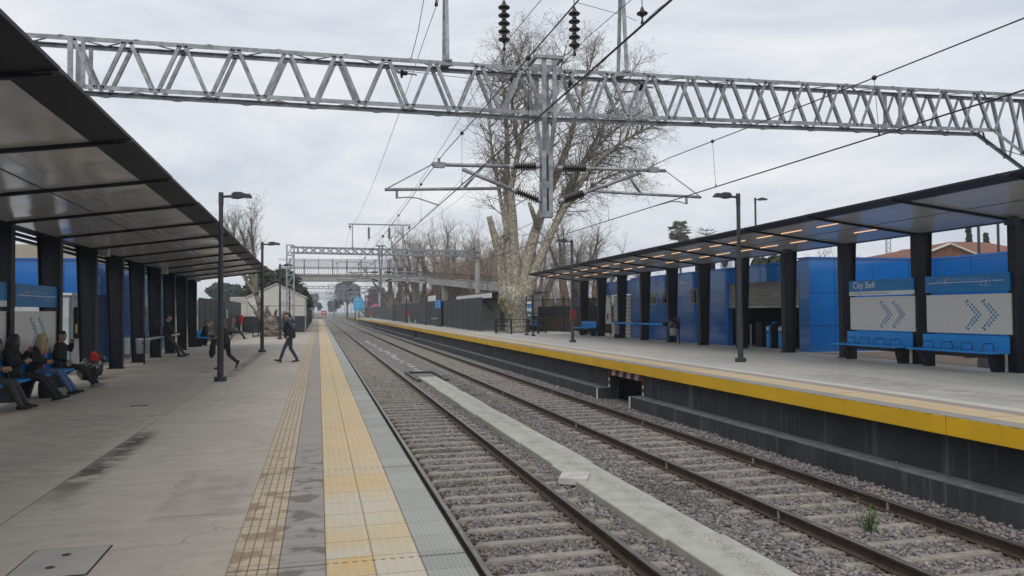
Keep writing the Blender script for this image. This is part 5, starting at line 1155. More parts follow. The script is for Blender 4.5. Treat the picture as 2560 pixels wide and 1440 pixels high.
tr.build('trunk', BARKP, bt, True); crown.build('crown', [TWIG, SEED], bt)
mb = MB()
for k in range(260):
    q = AY(1256+R.gauss(0,7), 757+R.gauss(0,9), YT-1.1+R.uniform(-.3,.3)); a = rv(R, .07); b = rv(R, .07); mb.add([q, q+a, q+a+b, q+b], [(0,1,2,3)])
mb.build('moss_leaves', M('yellow green shoots', (.13,.12,.03), .9), bt)
# leaning pollarded plane tree on the near platform
R = random.Random(5); YS = 57.5
pt_ = thing('plane_tree', 'pale leaning pollarded plane tree with a thin crown beside the white gabled house', 'tree', AZ(664, 838, 0))
tr = MB(); crown = MB(); PL = lambda pts, dy=0: [AY(u, v, YS+dy*i/max(1, len(pts)-1)) for i, (u, v) in enumerate(pts)]
limb(tr, PL([(682,845),(680,825),(678,805),(672,792)]), [.5,.42,.42,.3], 12)
for (u, v, r) in ((668,816,.26), (690,818,.3), (676,802,.3), (700,812,.24), (684,828,.34), (664,832,.28), (698,830,.25)): tr.ball(AY(u,v,YS-.2), r, 10, 7)
for pts, dy, rs in (([(668,812),(655,790),(648,760),(640,735),(622,712),(612,690),(606,668)], .5, [.35,.3,.26,.24,.2,.16,.14]),
    ([(648,760),(640,725),(632,700),(625,672),(618,640),(612,605),(600,570)], .8, [.2,.2,.17,.14,.11,.08,.03]), ([(642,735),(640,700),(640,660),(632,620),(628,580),(630,540)], -.6, [.2,.17,.14,.11,.07,.02]),
    ([(606,668),(596,640),(585,610),(575,580)], .3, [.12,.09,.06,.02]), ([(655,792),(640,778),(628,765),(618,752)], -.4, [.14,.11,.08,.04])):
    out_, orr = limb(tr, PL(pts, dy), [q*.72 for q in rs], 8); n = len(out_)
    for k in range(26):
        f = .45+.55*k/26; i = min(n-2, int(f*(n-1))); d = (out_[i+1]-out_[i]).normalized(); s = rv(R); s = (s-d*s.dot(d)).normalized()
        if out_[i].z > 3.6: twigs(crown, out_[i], d*.7+s*.5+Vector((0,0,.35)), R.uniform(.9,1.9), min(.03, orr[i]*.5), 2, R, .16, .6, (3, 4), .4, .12)
for (a, b, c2) in (((668,800),(664,785),(668,765)), ((690,800),(688,785),(692,775)), ((700,805),(706,790),(712,778)), ((678,798),(672,780),(664,770)), ((660,800),(650,795),(635,778))):
    limb(tr, PL([a,b,c2], -.3), [.14,.11,.1], 7)
tr.build('trunk', M('grey pollard bark', (.19,.165,.13), .9, 0, .4, 3, .6, 20), pt_, True); crown.build('crown', [TWIG, SEED], pt_)
# bare trees and brushwood beyond the far fence: three shapes, turned and scaled
def bare_proto(seed, H, kind):
    R = random.Random(seed); root = thing('bare_tree', '', 'tree', (0,0,0)); tr, cr_ = MB(), MB()
    if kind == 'brush':
        for k in range(15):
            a = R.uniform(0, 2*PI); d = Vector((math.cos(a)*.33, math.sin(a)*.33, 1)); L = H*R.uniform(.55,1.0)
            pts = [Vector((math.cos(a)*.2, math.sin(a)*.2, 0))]; 
            for i in range(5): d = (d+rv(R,.12)+Vector((0,0,.06))).normalized(); pts.append(pts[-1]+d*L/5)
            tr.tube(pts, [.06,.05,.04,.03,.02,.01], 4, False)
            for i in range(1, 5):
                for _ in range(4): twigs(cr_, pts[i]+(pts[i+1]-pts[i])*R.random(), (pts[i+1]-pts[i]).normalized()+rv(R,.7), H*.2*R.uniform(.5,1), .018, 2, R, .12, .6, (3, 4), 0, .15)
    else:
        p0 = Vector((0,0,0)); d = Vector((.05,0,1)); base = [p0, Vector((.05,0,H*.13)), Vector((0,.05,H*.24))]; tr.tube(base, [H*.05,H*.042,H*.04], 9)
        for k in range(7):
            a = 2*PI*k/7+R.uniform(-.3,.3); d = Vector((math.cos(a)*.55, math.sin(a)*.55, 1)); pts = [base[-1]-Vector((0,0,.3))]; L = H*R.uniform(.55,.78); rs = [H*.026]
            for i in range(6): d = (d+rv(R,.25)+Vector((0,0,.12))).normalized(); pts.append(pts[-1]+d*L/6); rs.append(H*.026*(1-.15*(i+1)))
            tr.tube(pts, rs, 7, True)
            for i in range(2, 6):
                for _ in range(5): twigs(cr_, pts[i]+(pts[i+1]-pts[i])*R.random(), (pts[i+1]-pts[i]).normalized()*.6+rv(R,.8)+Vector((0,0,.2)), H*.17*R.uniform(.6,1.1), .035, 2, R, .08, .8, (3, 5), 0, .28)
    tr.build('trunk', BARKD if kind == 'tree' else TWIGR, root, True); cr_.build('crown', TWIGG if kind == 'tree' else TWIGR, root); return root
pr = {'a': bare_proto(3, 10, 'tree'), 'b': bare_proto(8, 10, 'tree'), 'c': bare_proto(21, 8, 'brush'), 'd': bare_proto(33, 8, 'brush')}
used_p = set()
def put(k, u, yy, top, lab, grp, rz=None, wide=1.0):
    p = AY(u, 780, yy); H0 = 10 if k in 'ab' else 8; h = AY(u, top, yy).z-GND
    o = pr[k] if k not in used_p else copy_tree(pr[k]); used_p.add(k)
    o.location = (p.x, yy, GND); o.rotation_euler = (0,0, random.uniform(0, 6.28) if rz is None else rz); s = h/H0; o.scale = (s*wide, s*wide, s); o['label'] = lab; o['group'] = grp
G1, G2 = 'bare trees beyond the far fence', 'brown brushwood beyond the far fence'
put('a', 1045, 104, 563, 'tall bare grey tree behind the bridge ramp, left of the concrete mast', G1)
put('b', 1105, 110, 555, 'tall bare grey tree directly above the end of the bridge ramp', G1)
put('a', 990, 138, 600, 'bare grey tree leaning over the footbridge railing', G1)
put('b', 1160, 100, 585, 'bare tree between the ramp and the concrete mast', G1)
put('b', 1225, 86, 565, 'upright bare tree just right of the concrete mast', G1)
put('a', 1428, 66, 520, 'spreading bare tree behind the bar fence, right of the big plane tree', G1, None, 1.15)
put('b', 1480, 70, 600, 'lower bare tree above the far tip of the far canopy', G1)
put('a', 1350, 75, 560, 'bare tree seen between the limbs of the big plane tree', G1)
put('b', 1610, 72, 645, 'bare tree top showing over the blue hall left of the palm', G1)
put('a', 2120, 60, 612, 'bare tree seen between the canopy columns over the blue box', G1)
for i, (u, yy, top, d) in enumerate(((1030,112,700,'under the bridge ramp'),(1065,105,715,'below the ramp near the white sign'),(1095,98,690,'below the middle of the ramp'),(1120,92,660,'beside the distant white lamp'),(1150,88,625,'left of the concrete mast'),(1175,84,600,'behind the concrete mast'),(1205,80,610,'right of the concrete mast'),(1235,76,640,'behind the plane tree trunk'),(1085,118,720,'far back under the ramp'),(1135,96,700,'low in front of the ramp end'),(1190,90,680,'low behind the station house'),(1250,90,590,'tall and thin left of the cut stub'),(1330,70,690,'right of the plane tree trunk'),(1380,64,670,'above the bar fence'),(1000,124,735,'beside the bridge pillar'),(1455,60,690,'behind the far tip of the canopy'),(1560,66,690,'over the blue hall roof'))):
    put('cd'[i % 2], u, yy, top, 'brown bare brushwood '+d, G2, None, 1.25)
# evergreens
LEAF = [M('dark evergreen leaves', (.028,.045,.018), .8, 0, .35, 3), M('mid evergreen leaves', (.05,.07,.025), .8, 0, .3, 3)]
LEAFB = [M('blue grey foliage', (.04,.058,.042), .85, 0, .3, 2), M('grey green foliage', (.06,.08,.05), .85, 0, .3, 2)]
def cloud(mb, blobs, n, size, R, fill=.55):
    for (c, r, w_) in blobs:
        for k in range(int(n*w_)):
            d = rv(R); d = d.normalized() if d.length > .01 else Vector((0,0,1)); f = fill+(1-fill)*R.random()**.5
            q = Vector(c)+Vector((d.x*r[0], d.y*r[1], d.z*r[2]))*f*R.uniform(.8,1.1); a = rv(R, size); b = rv(R, size); mb.k = 0 if R.random() < .6 else 1
            mb.add([q-a*.5, q+b*.5, q+a*.5, q-b*.5], [(0,1,2,3)])
def evergreen(lab, u, yy, top, width, seed, mats, base=GND, conic=False, n=2600, size=.55, grp='evergreen trees beyond the station'):
    R = random.Random(seed); p = AY(u, 780, yy); h = AY(u, top, yy).z-base; w_ = width*yy/1950/2
    root = thing('evergreen_tree', lab, 'tree', (p.x, yy, base), grp)
    mb = MB(); mb.tube([(p.x,yy,base),(p.x+.1,yy,base+h*.5),(p.x,yy,base+h*.9)], [.03*h,.02*h,.005*h], 7)
    bl = []
    if conic:
        for k in range(16):
            f = k/16; rr = w_*(1-f)*1.0+.1; z = base+h*(.25+.75*f)
            for j in range(5 if f < .7 else 2):
                a = 2*PI*j/5+k*.8; bl.append(((p.x+math.cos(a)*rr*.6, yy+math.sin(a)*rr*.6, z), (rr*.5, rr*.5, h*.03+.12), 1/70))
                mb.tube([(p.x,yy,z),(p.x+math.cos(a)*rr,yy+math.sin(a)*rr,z-.1*rr)], [.05,.02], 4, False)
    else:
        for k in range(15):
            a, b = R.uniform(0, 2*PI), R.uniform(-.7, 1.2); rr = R.uniform(.45,.8); c = (p.x+w_*rr*math.cos(a)*math.cos(b*.8), yy+w_*rr*math.sin(a)*math.cos(b*.8), base+h*.62+h*.28*math.sin(b))
            s = R.uniform(.25,.42); bl.append((c, (w_*s*1.3, w_*s*1.3, h*.13), 1/15)); mb.tube([(p.x,yy,base+h*.35), c], [.015*h,.005*h], 4, False)
    mb.build('trunk', BARKD, root, True); cm = MB(); cloud(cm, bl, n, size, R); cm.build('crown', mats, root)
evergreen('dark round evergreen behind the white gabled house', 688, 96, 672, 130, 2, LEAF, n=5200, size=.6)
evergreen('dark evergreen lower right behind the white gable', 735, 104, 712, 75, 4, LEAF, n=2600, size=.6)
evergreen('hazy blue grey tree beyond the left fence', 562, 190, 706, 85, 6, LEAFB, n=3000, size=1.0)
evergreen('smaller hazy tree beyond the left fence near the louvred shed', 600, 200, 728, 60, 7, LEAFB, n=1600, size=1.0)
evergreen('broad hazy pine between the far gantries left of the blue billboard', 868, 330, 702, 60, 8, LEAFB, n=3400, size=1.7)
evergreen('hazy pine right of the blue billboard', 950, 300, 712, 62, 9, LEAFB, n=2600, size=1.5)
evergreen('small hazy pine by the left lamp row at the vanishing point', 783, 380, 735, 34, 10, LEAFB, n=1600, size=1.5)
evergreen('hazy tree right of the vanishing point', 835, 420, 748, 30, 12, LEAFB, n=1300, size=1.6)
evergreen('dark evergreen showing above the blue hall beside the air conditioner', 1918, 62, 628, 95, 13, LEAF, n=4200, size=.45)
evergreen('tall dark conifer behind the tiled roof, left of two', 2424, 75, 566, 60, 14, LEAF, GND, True, 5200, .5)
evergreen('tall dark conifer behind the tiled roof, right of two', 2468, 78, 582, 55, 15, LEAF, GND, True, 5200, .5)
evergreen('dark conifer cut off by the rightmost column', 2530, 70, 600, 70, 16, LEAF, GND, True, 4200, .5)
# palm
R = random.Random(9); YP = 118; top = AY(1699, 580, YP)
pm = thing('palm_tree', 'fan palm with a round crown above the far canopy', 'palm', (top.x, YP, GND))
mb = MB(); mb.tube([(top.x,YP,GND),(top.x+.1,YP,top.z*.5),(top.x,YP,top.z)], [.28,.2,.2], 8); mb.build('trunk', BARKD, pm, True)
mb = MB()
for k in range(85):
    a, el = R.uniform(0, 2*PI), math.asin(R.uniform(-.75, .98)); d = Vector((math.cos(a)*math.cos(el), math.sin(a)*math.cos(el), math.sin(el))); L = R.uniform(1.0,1.5); q = top+d*L; mb.k = 0 if el > -.3 else 1
    mb.tube([top, q], [.02,.012], 3, False); sd_ = d.cross(Vector((0,0,1))).normalized(); u2 = sd_.cross(d)
    for j in range(13):
        t = (j-6)/6*1.25; e = d*math.cos(t)+sd_*math.sin(t); tip = q+e*R.uniform(.75,1.0)+Vector((0,0,-.12)); w2 = d.cross(e) if abs(t) > .01 else u2; w2 = (sd_*math.cos(t)-d*math.sin(t))*.085
        mb.add([q, q+e*.5+w2, tip, q+e*.5-w2], [(0,1,2,3)])
mb.build('crown', [M('palm fronds', (.16,.19,.10), .7, 0, .3, 3), M('dry palm fronds', (.13,.10,.055), .9)], pm)
# araucaria with layered flat limbs
R = random.Random(4); YA = 95; top = AY(1765, 575, YA); ar = thing('layered_conifer', 'thin layered conifer top right of the palm above the canopy', 'tree', (top.x, YA, GND))
mb = MB(); mb.tube([(top.x,YA,GND),(top.x,YA,top.z)], [.3,.05], 7); mb.build('trunk', BARKD, ar); mb = MB()
for k in range(9):
    z = top.z-.1-k*.55; 
    for j in range(7): a = 2*PI*j/7+k; r_ = 1.0+.35*k; twigs(mb, Vector((top.x,YA,z)), Vector((math.cos(a),math.sin(a),.12)), r_, .05, 1, R, .04, .5, (5, 7), 0, .1)
mb.build('crown', LEAF[0], ar)
# distant wood closing the horizon, grass, weeds
R = random.Random(77); mb = MB(); bl = []
for k in range(150):
    x = R.uniform(-420, 520); yy = R.uniform(430, 560)
    if -25 < x < 30: continue
    hh = R.uniform(5, 12); bl.append(((x, yy, GND+hh*.55), (R.uniform(6,12), R.uniform(5,9), hh*.5), 1))
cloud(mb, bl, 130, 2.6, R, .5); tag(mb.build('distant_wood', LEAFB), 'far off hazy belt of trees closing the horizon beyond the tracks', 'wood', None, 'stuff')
mb = MB()
for k in range(9000):
    side = R.random(); x = R.uniform(9.5, 24) if side < .7 else R.uniform(-1, 1.2); yy = R.uniform(176, 330) if side < .7 else R.uniform(183, 320)
    p = Vector((x, yy, GND)); a = R.uniform(0, 6.28); h = R.uniform(.2,.7); d = Vector((math.cos(a)*.12, math.sin(a)*.12, 0)); mb.add([p-d, p+d, p+Vector((R.uniform(-.1,.1),0,h))], [(0,1,2)])
for k in range(1500):
    x = R.gauss(2.5, .5); yy = R.gauss(30, 8) if k % 2 else R.gauss(13.5, 1.0)*1.0
    if not 9 < yy < 60: continue
    if k % 2 == 0: x = R.gauss(2.35, .18); yy = R.gauss(12.6, .3)
    if k % 2 == 0 and R.random() < .75: continue
    p = Vector((x, yy, -1.09)); a = R.uniform(0, 6.28); h = R.uniform(.03,.10); d = Vector((math.cos(a)*.006, math.sin(a)*.006, 0)); mb.add([p-d, p+d, p+Vector((R.uniform(-.05,.05),R.uniform(-.03,.03),h))], [(0,1,2)])
tag(mb.build('grass', M('weedy grass', (.11,.135,.05), .9, 0, .3, 4)), 'thin weedy grass in the ballast and beside the tracks', 'grass', None, 'stuff')
GW = M('weed green', (.055,.12,.02), .7, 0, .3, 20)
wd = thing('weed', 'leafy green weed growing between the far track rails', 'weed', (6.72, 8.5, -1.09)); mb = MB()
for k in range(15):
    a = R.uniform(0, 6.28); b = Vector((6.72+R.gauss(0,.05), 8.5+R.gauss(0,.05), -1.1)); tipd = Vector((math.cos(a)*.3, math.sin(a)*.3, 1)).normalized(); L = R.uniform(.16,.36)*(1.25 if k < 4 else 1)
    pts = [b+tipd*L*i/4+Vector((0,0,-.02*(i/4)**2)) for i in range(5)]; mb.tube(pts, [.005,.004,.004,.003,.002], 4, False)
    for j in range(22):
        q = b+tipd*L*R.uniform(.15,1); d = rv(R); d.z = abs(d.z)*.6; d = d.normalized()*R.uniform(.03,.06); s = d.cross(Vector((0,0,1))).normalized()*.007; mb.add([q, q+d*.5+s, q+d, q+d*.5-s], [(0,1,2,3)])
mb.build('leaves', GW, wd)
dw = MB()
for k in range(7): a = R.uniform(0, 6.28); b = Vector((6.75+R.gauss(0,.03), 9.6+R.gauss(0,.03), -1.1)); dw.tube([b, b+Vector((math.cos(a)*.05,math.sin(a)*.05,R.uniform(.12,.24)))], [.004,.002], 4)
tag(dw.build('dry_weed', TWIGR), 'dry brown weed stalks between the far track rails', 'weed')
for (u, v, k, d) in ((2280, 870, 26, 'left bench'), (2410, 875, 22, 'right bench')):
    p = AZ(u, v+18, RZ); p.x += .2; a = thing('palm_stub', 'dry spiky palm stub on the mulch behind the %s' % d, 'plant', p, 'dry plants behind the far benches'); mb = MB()
    for j in range(k): q = R.uniform(0, 6.28); e = R.uniform(.15, 1.2); d_ = Vector((math.cos(q)*math.cos(e), math.sin(q)*math.cos(e), math.sin(e)))*R.uniform(.4,.75); mb.tube([p, p+d_*.6, p+d_+Vector((0,0,-.08))], [.014,.01,.004], 4)
    mb.build('stalks', M('dry stalks', (.10,.075,.05), .9), a); mb = MB(); mb.ball(p, .14, 8, 6); mb.build('base', BARKD, a)
# ------------------------------------------------------------------ people
SKIN = M('skin', (.42,.25,.18), .55, 0, .08, 8)
def cloth(n, c, r=.85): return M(n, c, r, 0, .2, 14, .25, 120)
BLK = cloth('black cloth', (.012,.012,.014)); BLK2 = cloth('black trousers', (.016,.016,.019)); NAVY = cloth('navy quilted nylon', (.012,.014,.026), .5)
DEN = cloth('dark denim', (.035,.05,.085)); JEAN = cloth('blue denim', (.07,.13,.26)); GRYC = cloth('grey wool', (.11,.105,.10)); REDC = cloth('red cloth', (.45,.02,.02)); GR2 = cloth('dark grey trousers', (.05,.05,.05))
SHOE = M('black shoe', (.012,.012,.013), .45); SOLE = M('white sole', (.55,.55,.53), .6); TRN = M('grey trainer', (.22,.21,.19), .7)
HBLK = M('black hair', (.010,.009,.009), .45, 0, .3, 30); HBLO = M('blonde hair', (.42,.33,.19), .5, 0, .35, 25, .4, 90); HPUR = M('plum hair', (.025,.010,.020), .45, 0, .3, 25); HBRN = M('brown hair', (.10,.055,.03), .5, 0, .3, 25)
EYE = M('dark eye', (.01,.008,.008), .2); LIP = M('lip', (.30,.12,.10), .5)
def remesh(mb, vox, smooth=4):
    me = bpy.data.meshes.new('tmp'); me.from_pydata(mb.v, [], mb.f); o = bpy.data.objects.new('tmp', me); COL.objects.link(o)
    r = o.modifiers.new('r', 'REMESH'); r.mode = 'VOXEL'; r.voxel_size = vox
    s = o.modifiers.new('s', 'SMOOTH'); s.iterations = smooth; s.factor = .5
    dg = bpy.context.evaluated_depsgraph_get(); e = bpy.data.meshes.new_from_object(o.evaluated_get(dg)); bpy.data.objects.remove(o); bpy.data.meshes.remove(me); return e
def shaped(name, src, mats, parent, vox=.013, extra=None, smooth=3):
    """fuse overlapping shapes of src into ONE continuous surface; materials follow the nearest source face"""
    kd = kdtree.KDTree(len(src.f))
    for i, f in enumerate(src.f):
        c = Vector((0,0,0))
        for k in f: c += Vector(src.v[k])
        kd.insert(c/len(f), i)
    kd.balance(); me = remesh(src, vox, smooth); mb = MB()
    mb.v = [tuple(v.co) for v in me.vertices]; mb.f = [tuple(p.vertices) for p in me.polygons]; mb.mi = [src.mi[kd.find(p.center)[1]] for p in me.polygons]; bpy.data.meshes.remove(me)
    nb = len(mb.f)
    if extra:
        b = len(mb.v); mb.v += extra.v; mb.f += [tuple(b+i for i in f) for f in extra.f]; mb.mi += extra.mi
    o = bpy.data.objects.new(name, mb.mesh(name, mats, None, True)); COL.objects.link(o); o.parent = parent; return o
def seg(mb, a, b, r0, r1, n=10, mid=None):
    a, b = Vector(a), Vector(b); m_ = (a+b)/2; rm = mid or (r0+r1)/2
    mb.tube([a-(b-a).normalized()*r0*.3, a, m_, b, b+(b-a).normalized()*r1*.3], [r0*.6, r0, rm, r1, r1*.6], n)
def person(label, loc, rz, J, top=BLK, legs=BLK2, shoe=SHOE, hair=('short', HBLK), sleeve=True, puffer=False, jacket=None, sole=False, bulk=1.0, chest=None, face=True):
    """J: joints in metres, person faces +y: pelvis, chest, neck, head, look(dir), and L/R elbow, hand, knee, ankle, toe"""
    root = thing('person', label, 'person', loc, None, rz); root.rotation_euler = (0,0,rz)
    V = Vector; P, Cc, Nk, Hd = V(J['pelvis']), V(J['chest']), V(J['neck']), V(J['head'])
    b = MB(); spine = (Nk-P).normalized(); xa = V((1,0,0))
    b.k = 1
    b.etube([P-spine*.10, P-spine*.02, P.lerp(Cc,.35), P.lerp(Cc,.7), Cc, Cc.lerp(Nk,.55), Cc.lerp(Nk,.85), Nk], [(.12*bulk,.09*bulk),(.17*bulk,.125*bulk),(.155*bulk,.118*bulk),(.165*bulk,.12*bulk),(.185*bulk,.125*bulk),(.19*bulk,.105*bulk),(.13,.085),(.062,.062)], 16, xa)
    b.k = 0; seg(b, Nk-(Hd-Nk)*.1, Hd, .056, .056, 10)
    lk = V(J.get('look', (0,1,-.1))).normalized(); upv = V(J.get('up', (0,0,1))); rgt = lk.cross(upv).normalized(); hu = rgt.cross(lk)
    hb = MB(); hb.ball((0,0,0), 1, 16, 12); hv = []
    for x, y, z in hb.v:
        w_ = 1-.22*max(0, -z)**1.2
        hv.append(Hd+rgt*(x*.076*w_)+lk*(y*.098*(w_ if y > 0 else 1)+(.012 if z < 0 and y > 0 else 0))+hu*(z*.122))
    b.add(hv, hb.f)
    b.ball(Hd+lk*.060-hu*.085, .034, 8, 6)                                     # chin
    b.tube([Hd+lk*.088+hu*.02, Hd+lk*.112-hu*.025, Hd+lk*.09-hu*.032], [.011,.017,.012], 7)   # nose
    for s in (-1, 1): b.tube([Hd+rgt*s*.072-lk*.005+hu*.025, Hd+rgt*s*.086-lk*.012+hu*.005, Hd+rgt*s*.074-hu*.03], [.012,.02,.012], 6)
    ex = MB(); hand_mb = MB()
    if face:
        for s in (-1, 1): ex.k = 4; ex.ball(Hd+rgt*s*.031+lk*.088+hu*.012, .0105, 8, 6, (1,1,.7)); ex.tube([Hd+rgt*s*.016+lk*.092+hu*.032, Hd+rgt*s*.048+lk*.08+hu*.034], .006, 5)
        ex.k = 5; ex.tube([Hd-rgt*.024+lk*.088-hu*.056, Hd+lk*.098-hu*.054, Hd+rgt*.024+lk*.088-hu*.056], [.004,.008,.004], 6)
    sh = {}
    for s, k in ((-1,'L'), (1,'R')):
        S0 = Cc.lerp(Nk, .52)+V((s*.185*bulk, J.get('sy', 0), 0)); sh[k] = S0
        E, H = V(J['elbow'+k]), V(J['hand'+k]); b.k = 1; b.ball(S0, .066*bulk, 10, 7); b.tube([Cc.lerp(Nk,.6), S0], [.09,.062], 10)
        seg(b, S0, E, .055*bulk, .044*bulk); b.k = 1 if sleeve else 0; b.ball(E, .043*bulk, 8, 6); W = E+(H-E)*.80
        seg(b, E, W, .042*bulk, .029 if not sleeve else .036); b.k = 0
        # hand: palm, four curled fingers of unequal length and a thumb from the side of the palm
        hd = (H-E).normalized(); pn = V(J.get('palm'+k, (-s, .2, 0))); pn = (pn-hd*pn.dot(hd)).normalized(); sd = hd.cross(pn)*s
        b.etube([W-hd*.02, W+hd*.03, W+hd*.085], [(.024,.02),(.038,.016),(.040,.014)], 10, sd)
        hand_mb.k = 0; cu = J.get('curl'+k, .5)
        for i, (o_, L) in enumerate(((-.030,.068),(-.010,.078),(.010,.073),(.029,.057))):
            q = W+hd*.085+sd*o_; pts = [q-hd*.02]; d = hd
            for j in range(3): d = (d+pn*cu*(.35+.35*j)).normalized(); pts.append(pts[-1]+d*(L*(.5,.34,.28)[j]+(.02 if j == 0 else 0)))
            hand_mb.tube(pts, [.0095,.009,.008,.0065], 7)
        q = W+hd*.02-sd*.034; d = (hd*.75-sd*.65+pn*.25).normalized(); hand_mb.tube([q, q+d*.035, q+d*.035+(hd+pn*.5).normalized()*.03, q+d*.035+(hd+pn*.6).normalized()*.048], [.013,.011,.009,.007], 7)
    for s, k in ((-1,'L'), (1,'R')):
        H0 = P+V((s*.09, 0, -.03)); K, A, T = V(J['knee'+k]), V(J['ankle'+k]), V(J['toe'+k]); b.k = 2
        b.ball(H0, .10*bulk, 10, 8); seg(b, H0, K, .088*bulk, .06*bulk, 12, .076*bulk); b.ball(K, .06*bulk, 10, 7); seg(b, K, A, .058*bulk, .047, 12, .058*bulk)
        b.k = 3; d = (T-A); fl = V((d.x, d.y, 0)).normalized() if V((d.x,d.y,0)).length > .01 else V((0,1,0)); dn = V(J.get('down'+k, (0,0,-1)))
        fd = (T-(A+dn*.055)).normalized(); he = A+dn*.055-fd*.06; sx = fd.cross(V((0,0,1))).normalized()
        b.etube([he-fd*.012, he+fd*.02, A+dn*.04+fd*.03, he+fd*.15, he+fd*.22, he+fd*.255], [(.024,.026),(.036,.04),(.040,.05),(.045,.036),(.042,.026),(.022,.018)], 12, sx)
        if sole:
            ex.k = 6; so_ = dn*.038; ex.etube([he+so_-fd*.015, he+so_+fd*.02, he+so_+fd*.14, he+so_+fd*.22, he+so_+fd*.262], [(.02,.009),(.036,.011),(.044,.011),(.042,.011),(.02,.009)], 12, sx)
    for f, mi in zip(hand_mb.f, hand_mb.mi): pass
    bo = len(ex.v); ex.v += hand_mb.v; ex.f += [tuple(bo+i for i in f) for f in hand_mb.f]; ex.mi += hand_mb.mi
    shaped('body', b, [SKIN, top, legs, shoe, EYE, LIP, SOLE], root, .013, ex)
    # hair
    kind, hm = hair; h = MB()
    hb = MB(); hb.ball((0,0,0), 1, 16, 12); vs = []
    for x, y, z in hb.v:
        cut = 1.0
        if y > .35 and z < .45: cut = .80
        vs.append(Hd+rgt*(x*.084*cut)+lk*((y*.104-.006)*cut-(.012 if z < .3 else 0))+hu*((z*.118+.016) if z > -.35 else (-.35*.118+.01+(z+.35)*.03)))
    h.add(vs, hb.f)
    if kind == 'short':
        rr = random.Random(3)
        for k in range(26): a = rr.uniform(0, 6.28); e = rr.uniform(.2, 1.5); d = rgt*math.cos(a)*math.cos(e)*.08+lk*math.sin(a)*math.cos(e)*.095+hu*math.sin(e)*.128; h.tube([Hd+d*.9, Hd+d*1.08+lk*.012], [.018,.008], 5)
    if kind == 'long':
        back = V(J.get('hairdir', (0,-.12,-1))).normalized(); L = J.get('hairlen', .36)
        for a in np.linspace(-2.1, 2.1, 13):
            d = -lk*math.cos(a)*.082+rgt*math.sin(a)*.084; q = Hd+d*.95+hu*.05; e = Hd+d*1.25+back*L*random.uniform(.85,1.0); h.tube([q, q.lerp(e,.35)+d*.25, q.lerp(e,.7)+d*.2, e], [.036,.042,.04,.016], 7)
    shaped('hair', h, [hm], root, .012, None, 2)
    if puffer:
        j = MB(); pts, rs = [], []; n = 46
        lo = P-spine*.09; hi = Cc.lerp(Nk, .9)
        for i in range(n+1):
            f = i/n; q = lo.lerp(hi, f); w_ = float(np.interp(f, [0,.1,.45,.75,.9,1], [.205,.225,.225,.225,.18,.10])); dd = float(np.interp(f, [0,.1,.45,.75,.9,1], [.165,.19,.185,.165,.13,.09]))
            bp = 1+.045*abs(math.sin(f*PI*7)); pts.append(q+V((0,.012,0))); rs.append((w_*bp, dd*bp))
        j.etube(pts, rs, 18, xa)
        for s, k in ((-1,'L'), (1,'R')):
            E, H = V(J['elbow'+k]), V(J['hand'+k]); W = E+(H-E)*.84; path = [sh[k].lerp(E, q/8) for q in range(9)]+[E.lerp(W, q/8) for q in range(1, 9)]
            j.tube(path, [(.088-.018*i/16)*(1+.07*abs(math.sin(i*PI/2.4))) for i in range(17)], 12); j.ball(sh[k], .098, 10, 8)
        j.etube([Nk-spine*.06+V((0,-.02,0)), Nk+spine*.005+V((0,-.035,0)), Nk+spine*.03+V((0,-.045,0))], [(.13,.115),(.125,.11),(.10,.085)], 14, xa)   # folded hood
        shaped('jacket', j, [puffer], root, .012, None, 1)
    if jacket:
        j = MB(); lo = P-spine*.10; hi = Cc.lerp(Nk, .95)
        j.etube([lo, lo.lerp(hi,.25), lo.lerp(hi,.6), lo.lerp(hi,.85), hi], [(.20*bulk,.155*bulk),(.195*bulk,.15*bulk),(.21*bulk,.145*bulk),(.19*bulk,.115*bulk),(.10,.085)], 16, xa)
        for s, k in ((-1,'L'), (1,'R')):
            E, H = V(J['elbow'+k]), V(J['hand'+k]); W = E+(H-E)*.80; j.tube([sh[k], sh[k].lerp(E,.5), E, E.lerp(W,.5), W], [.078*bulk,.07*bulk,.064*bulk,.058*bulk,.048*bulk], 12); j.ball(sh[k], .084*bulk, 10, 8)
        o = shaped('jacket', j, [jacket], root, .013, None, 3)
        if chest:     # open front showing the top underneath
            c = MB(); f0 = Cc+V((0,.12,.02)); c.etube([P+V((0,.10,.02)), P.lerp(Cc,.5)+V((0,.115,0)), Cc+V((0,.11,0)), Cc.lerp(Nk,.6)+V((0,.085,0))], [(.10,.055),(.085,.055),(.08,.055),(.05,.04)], 12, xa); shaped('top', c, [chest], root, .013, None, 2)
    return root
# man in a puffer jacket walking towards the canopy
man = person('man in a navy puffer jacket and jeans walking left across the near platform', (-.93, 27.6, 0), PI/2+.12, dict(pelvis=(0,0,.90), chest=(0,.03,1.22), neck=(0,.045,1.43), head=(0,.085,1.57), look=(0,1,-.12),
    elbowL=(-.27,-.10,1.12), handL=(-.24,.10,.88), elbowR=(.27,-.09,1.12), handR=(.24,.10,.88), kneeL=(-.09,.20,.50), ankleL=(-.08,.33,.115), toeL=(-.08,.52,.11), downL=(0,.25,-1), kneeR=(.09,-.02,.48), ankleR=(.09,-.24,.10), toeR=(.09,-.05,.03)),
    top=BLK, legs=DEN, puffer=NAVY, sole=True)
mb = MB(); mb.etube([(0,-.10,1.36),(0,-.13,1.42),(0,-.09,1.47)], [(.09,.05),(.11,.05),(.08,.03)], 12); o = mb.build('hood_lining', cloth('blue lining', (.03,.07,.22)), None, True); o.location = (0,0,0); o.parent = man
me_ = o.data; 
for v in me_.vertices: v.co += Vector((0,-.115,1.32))
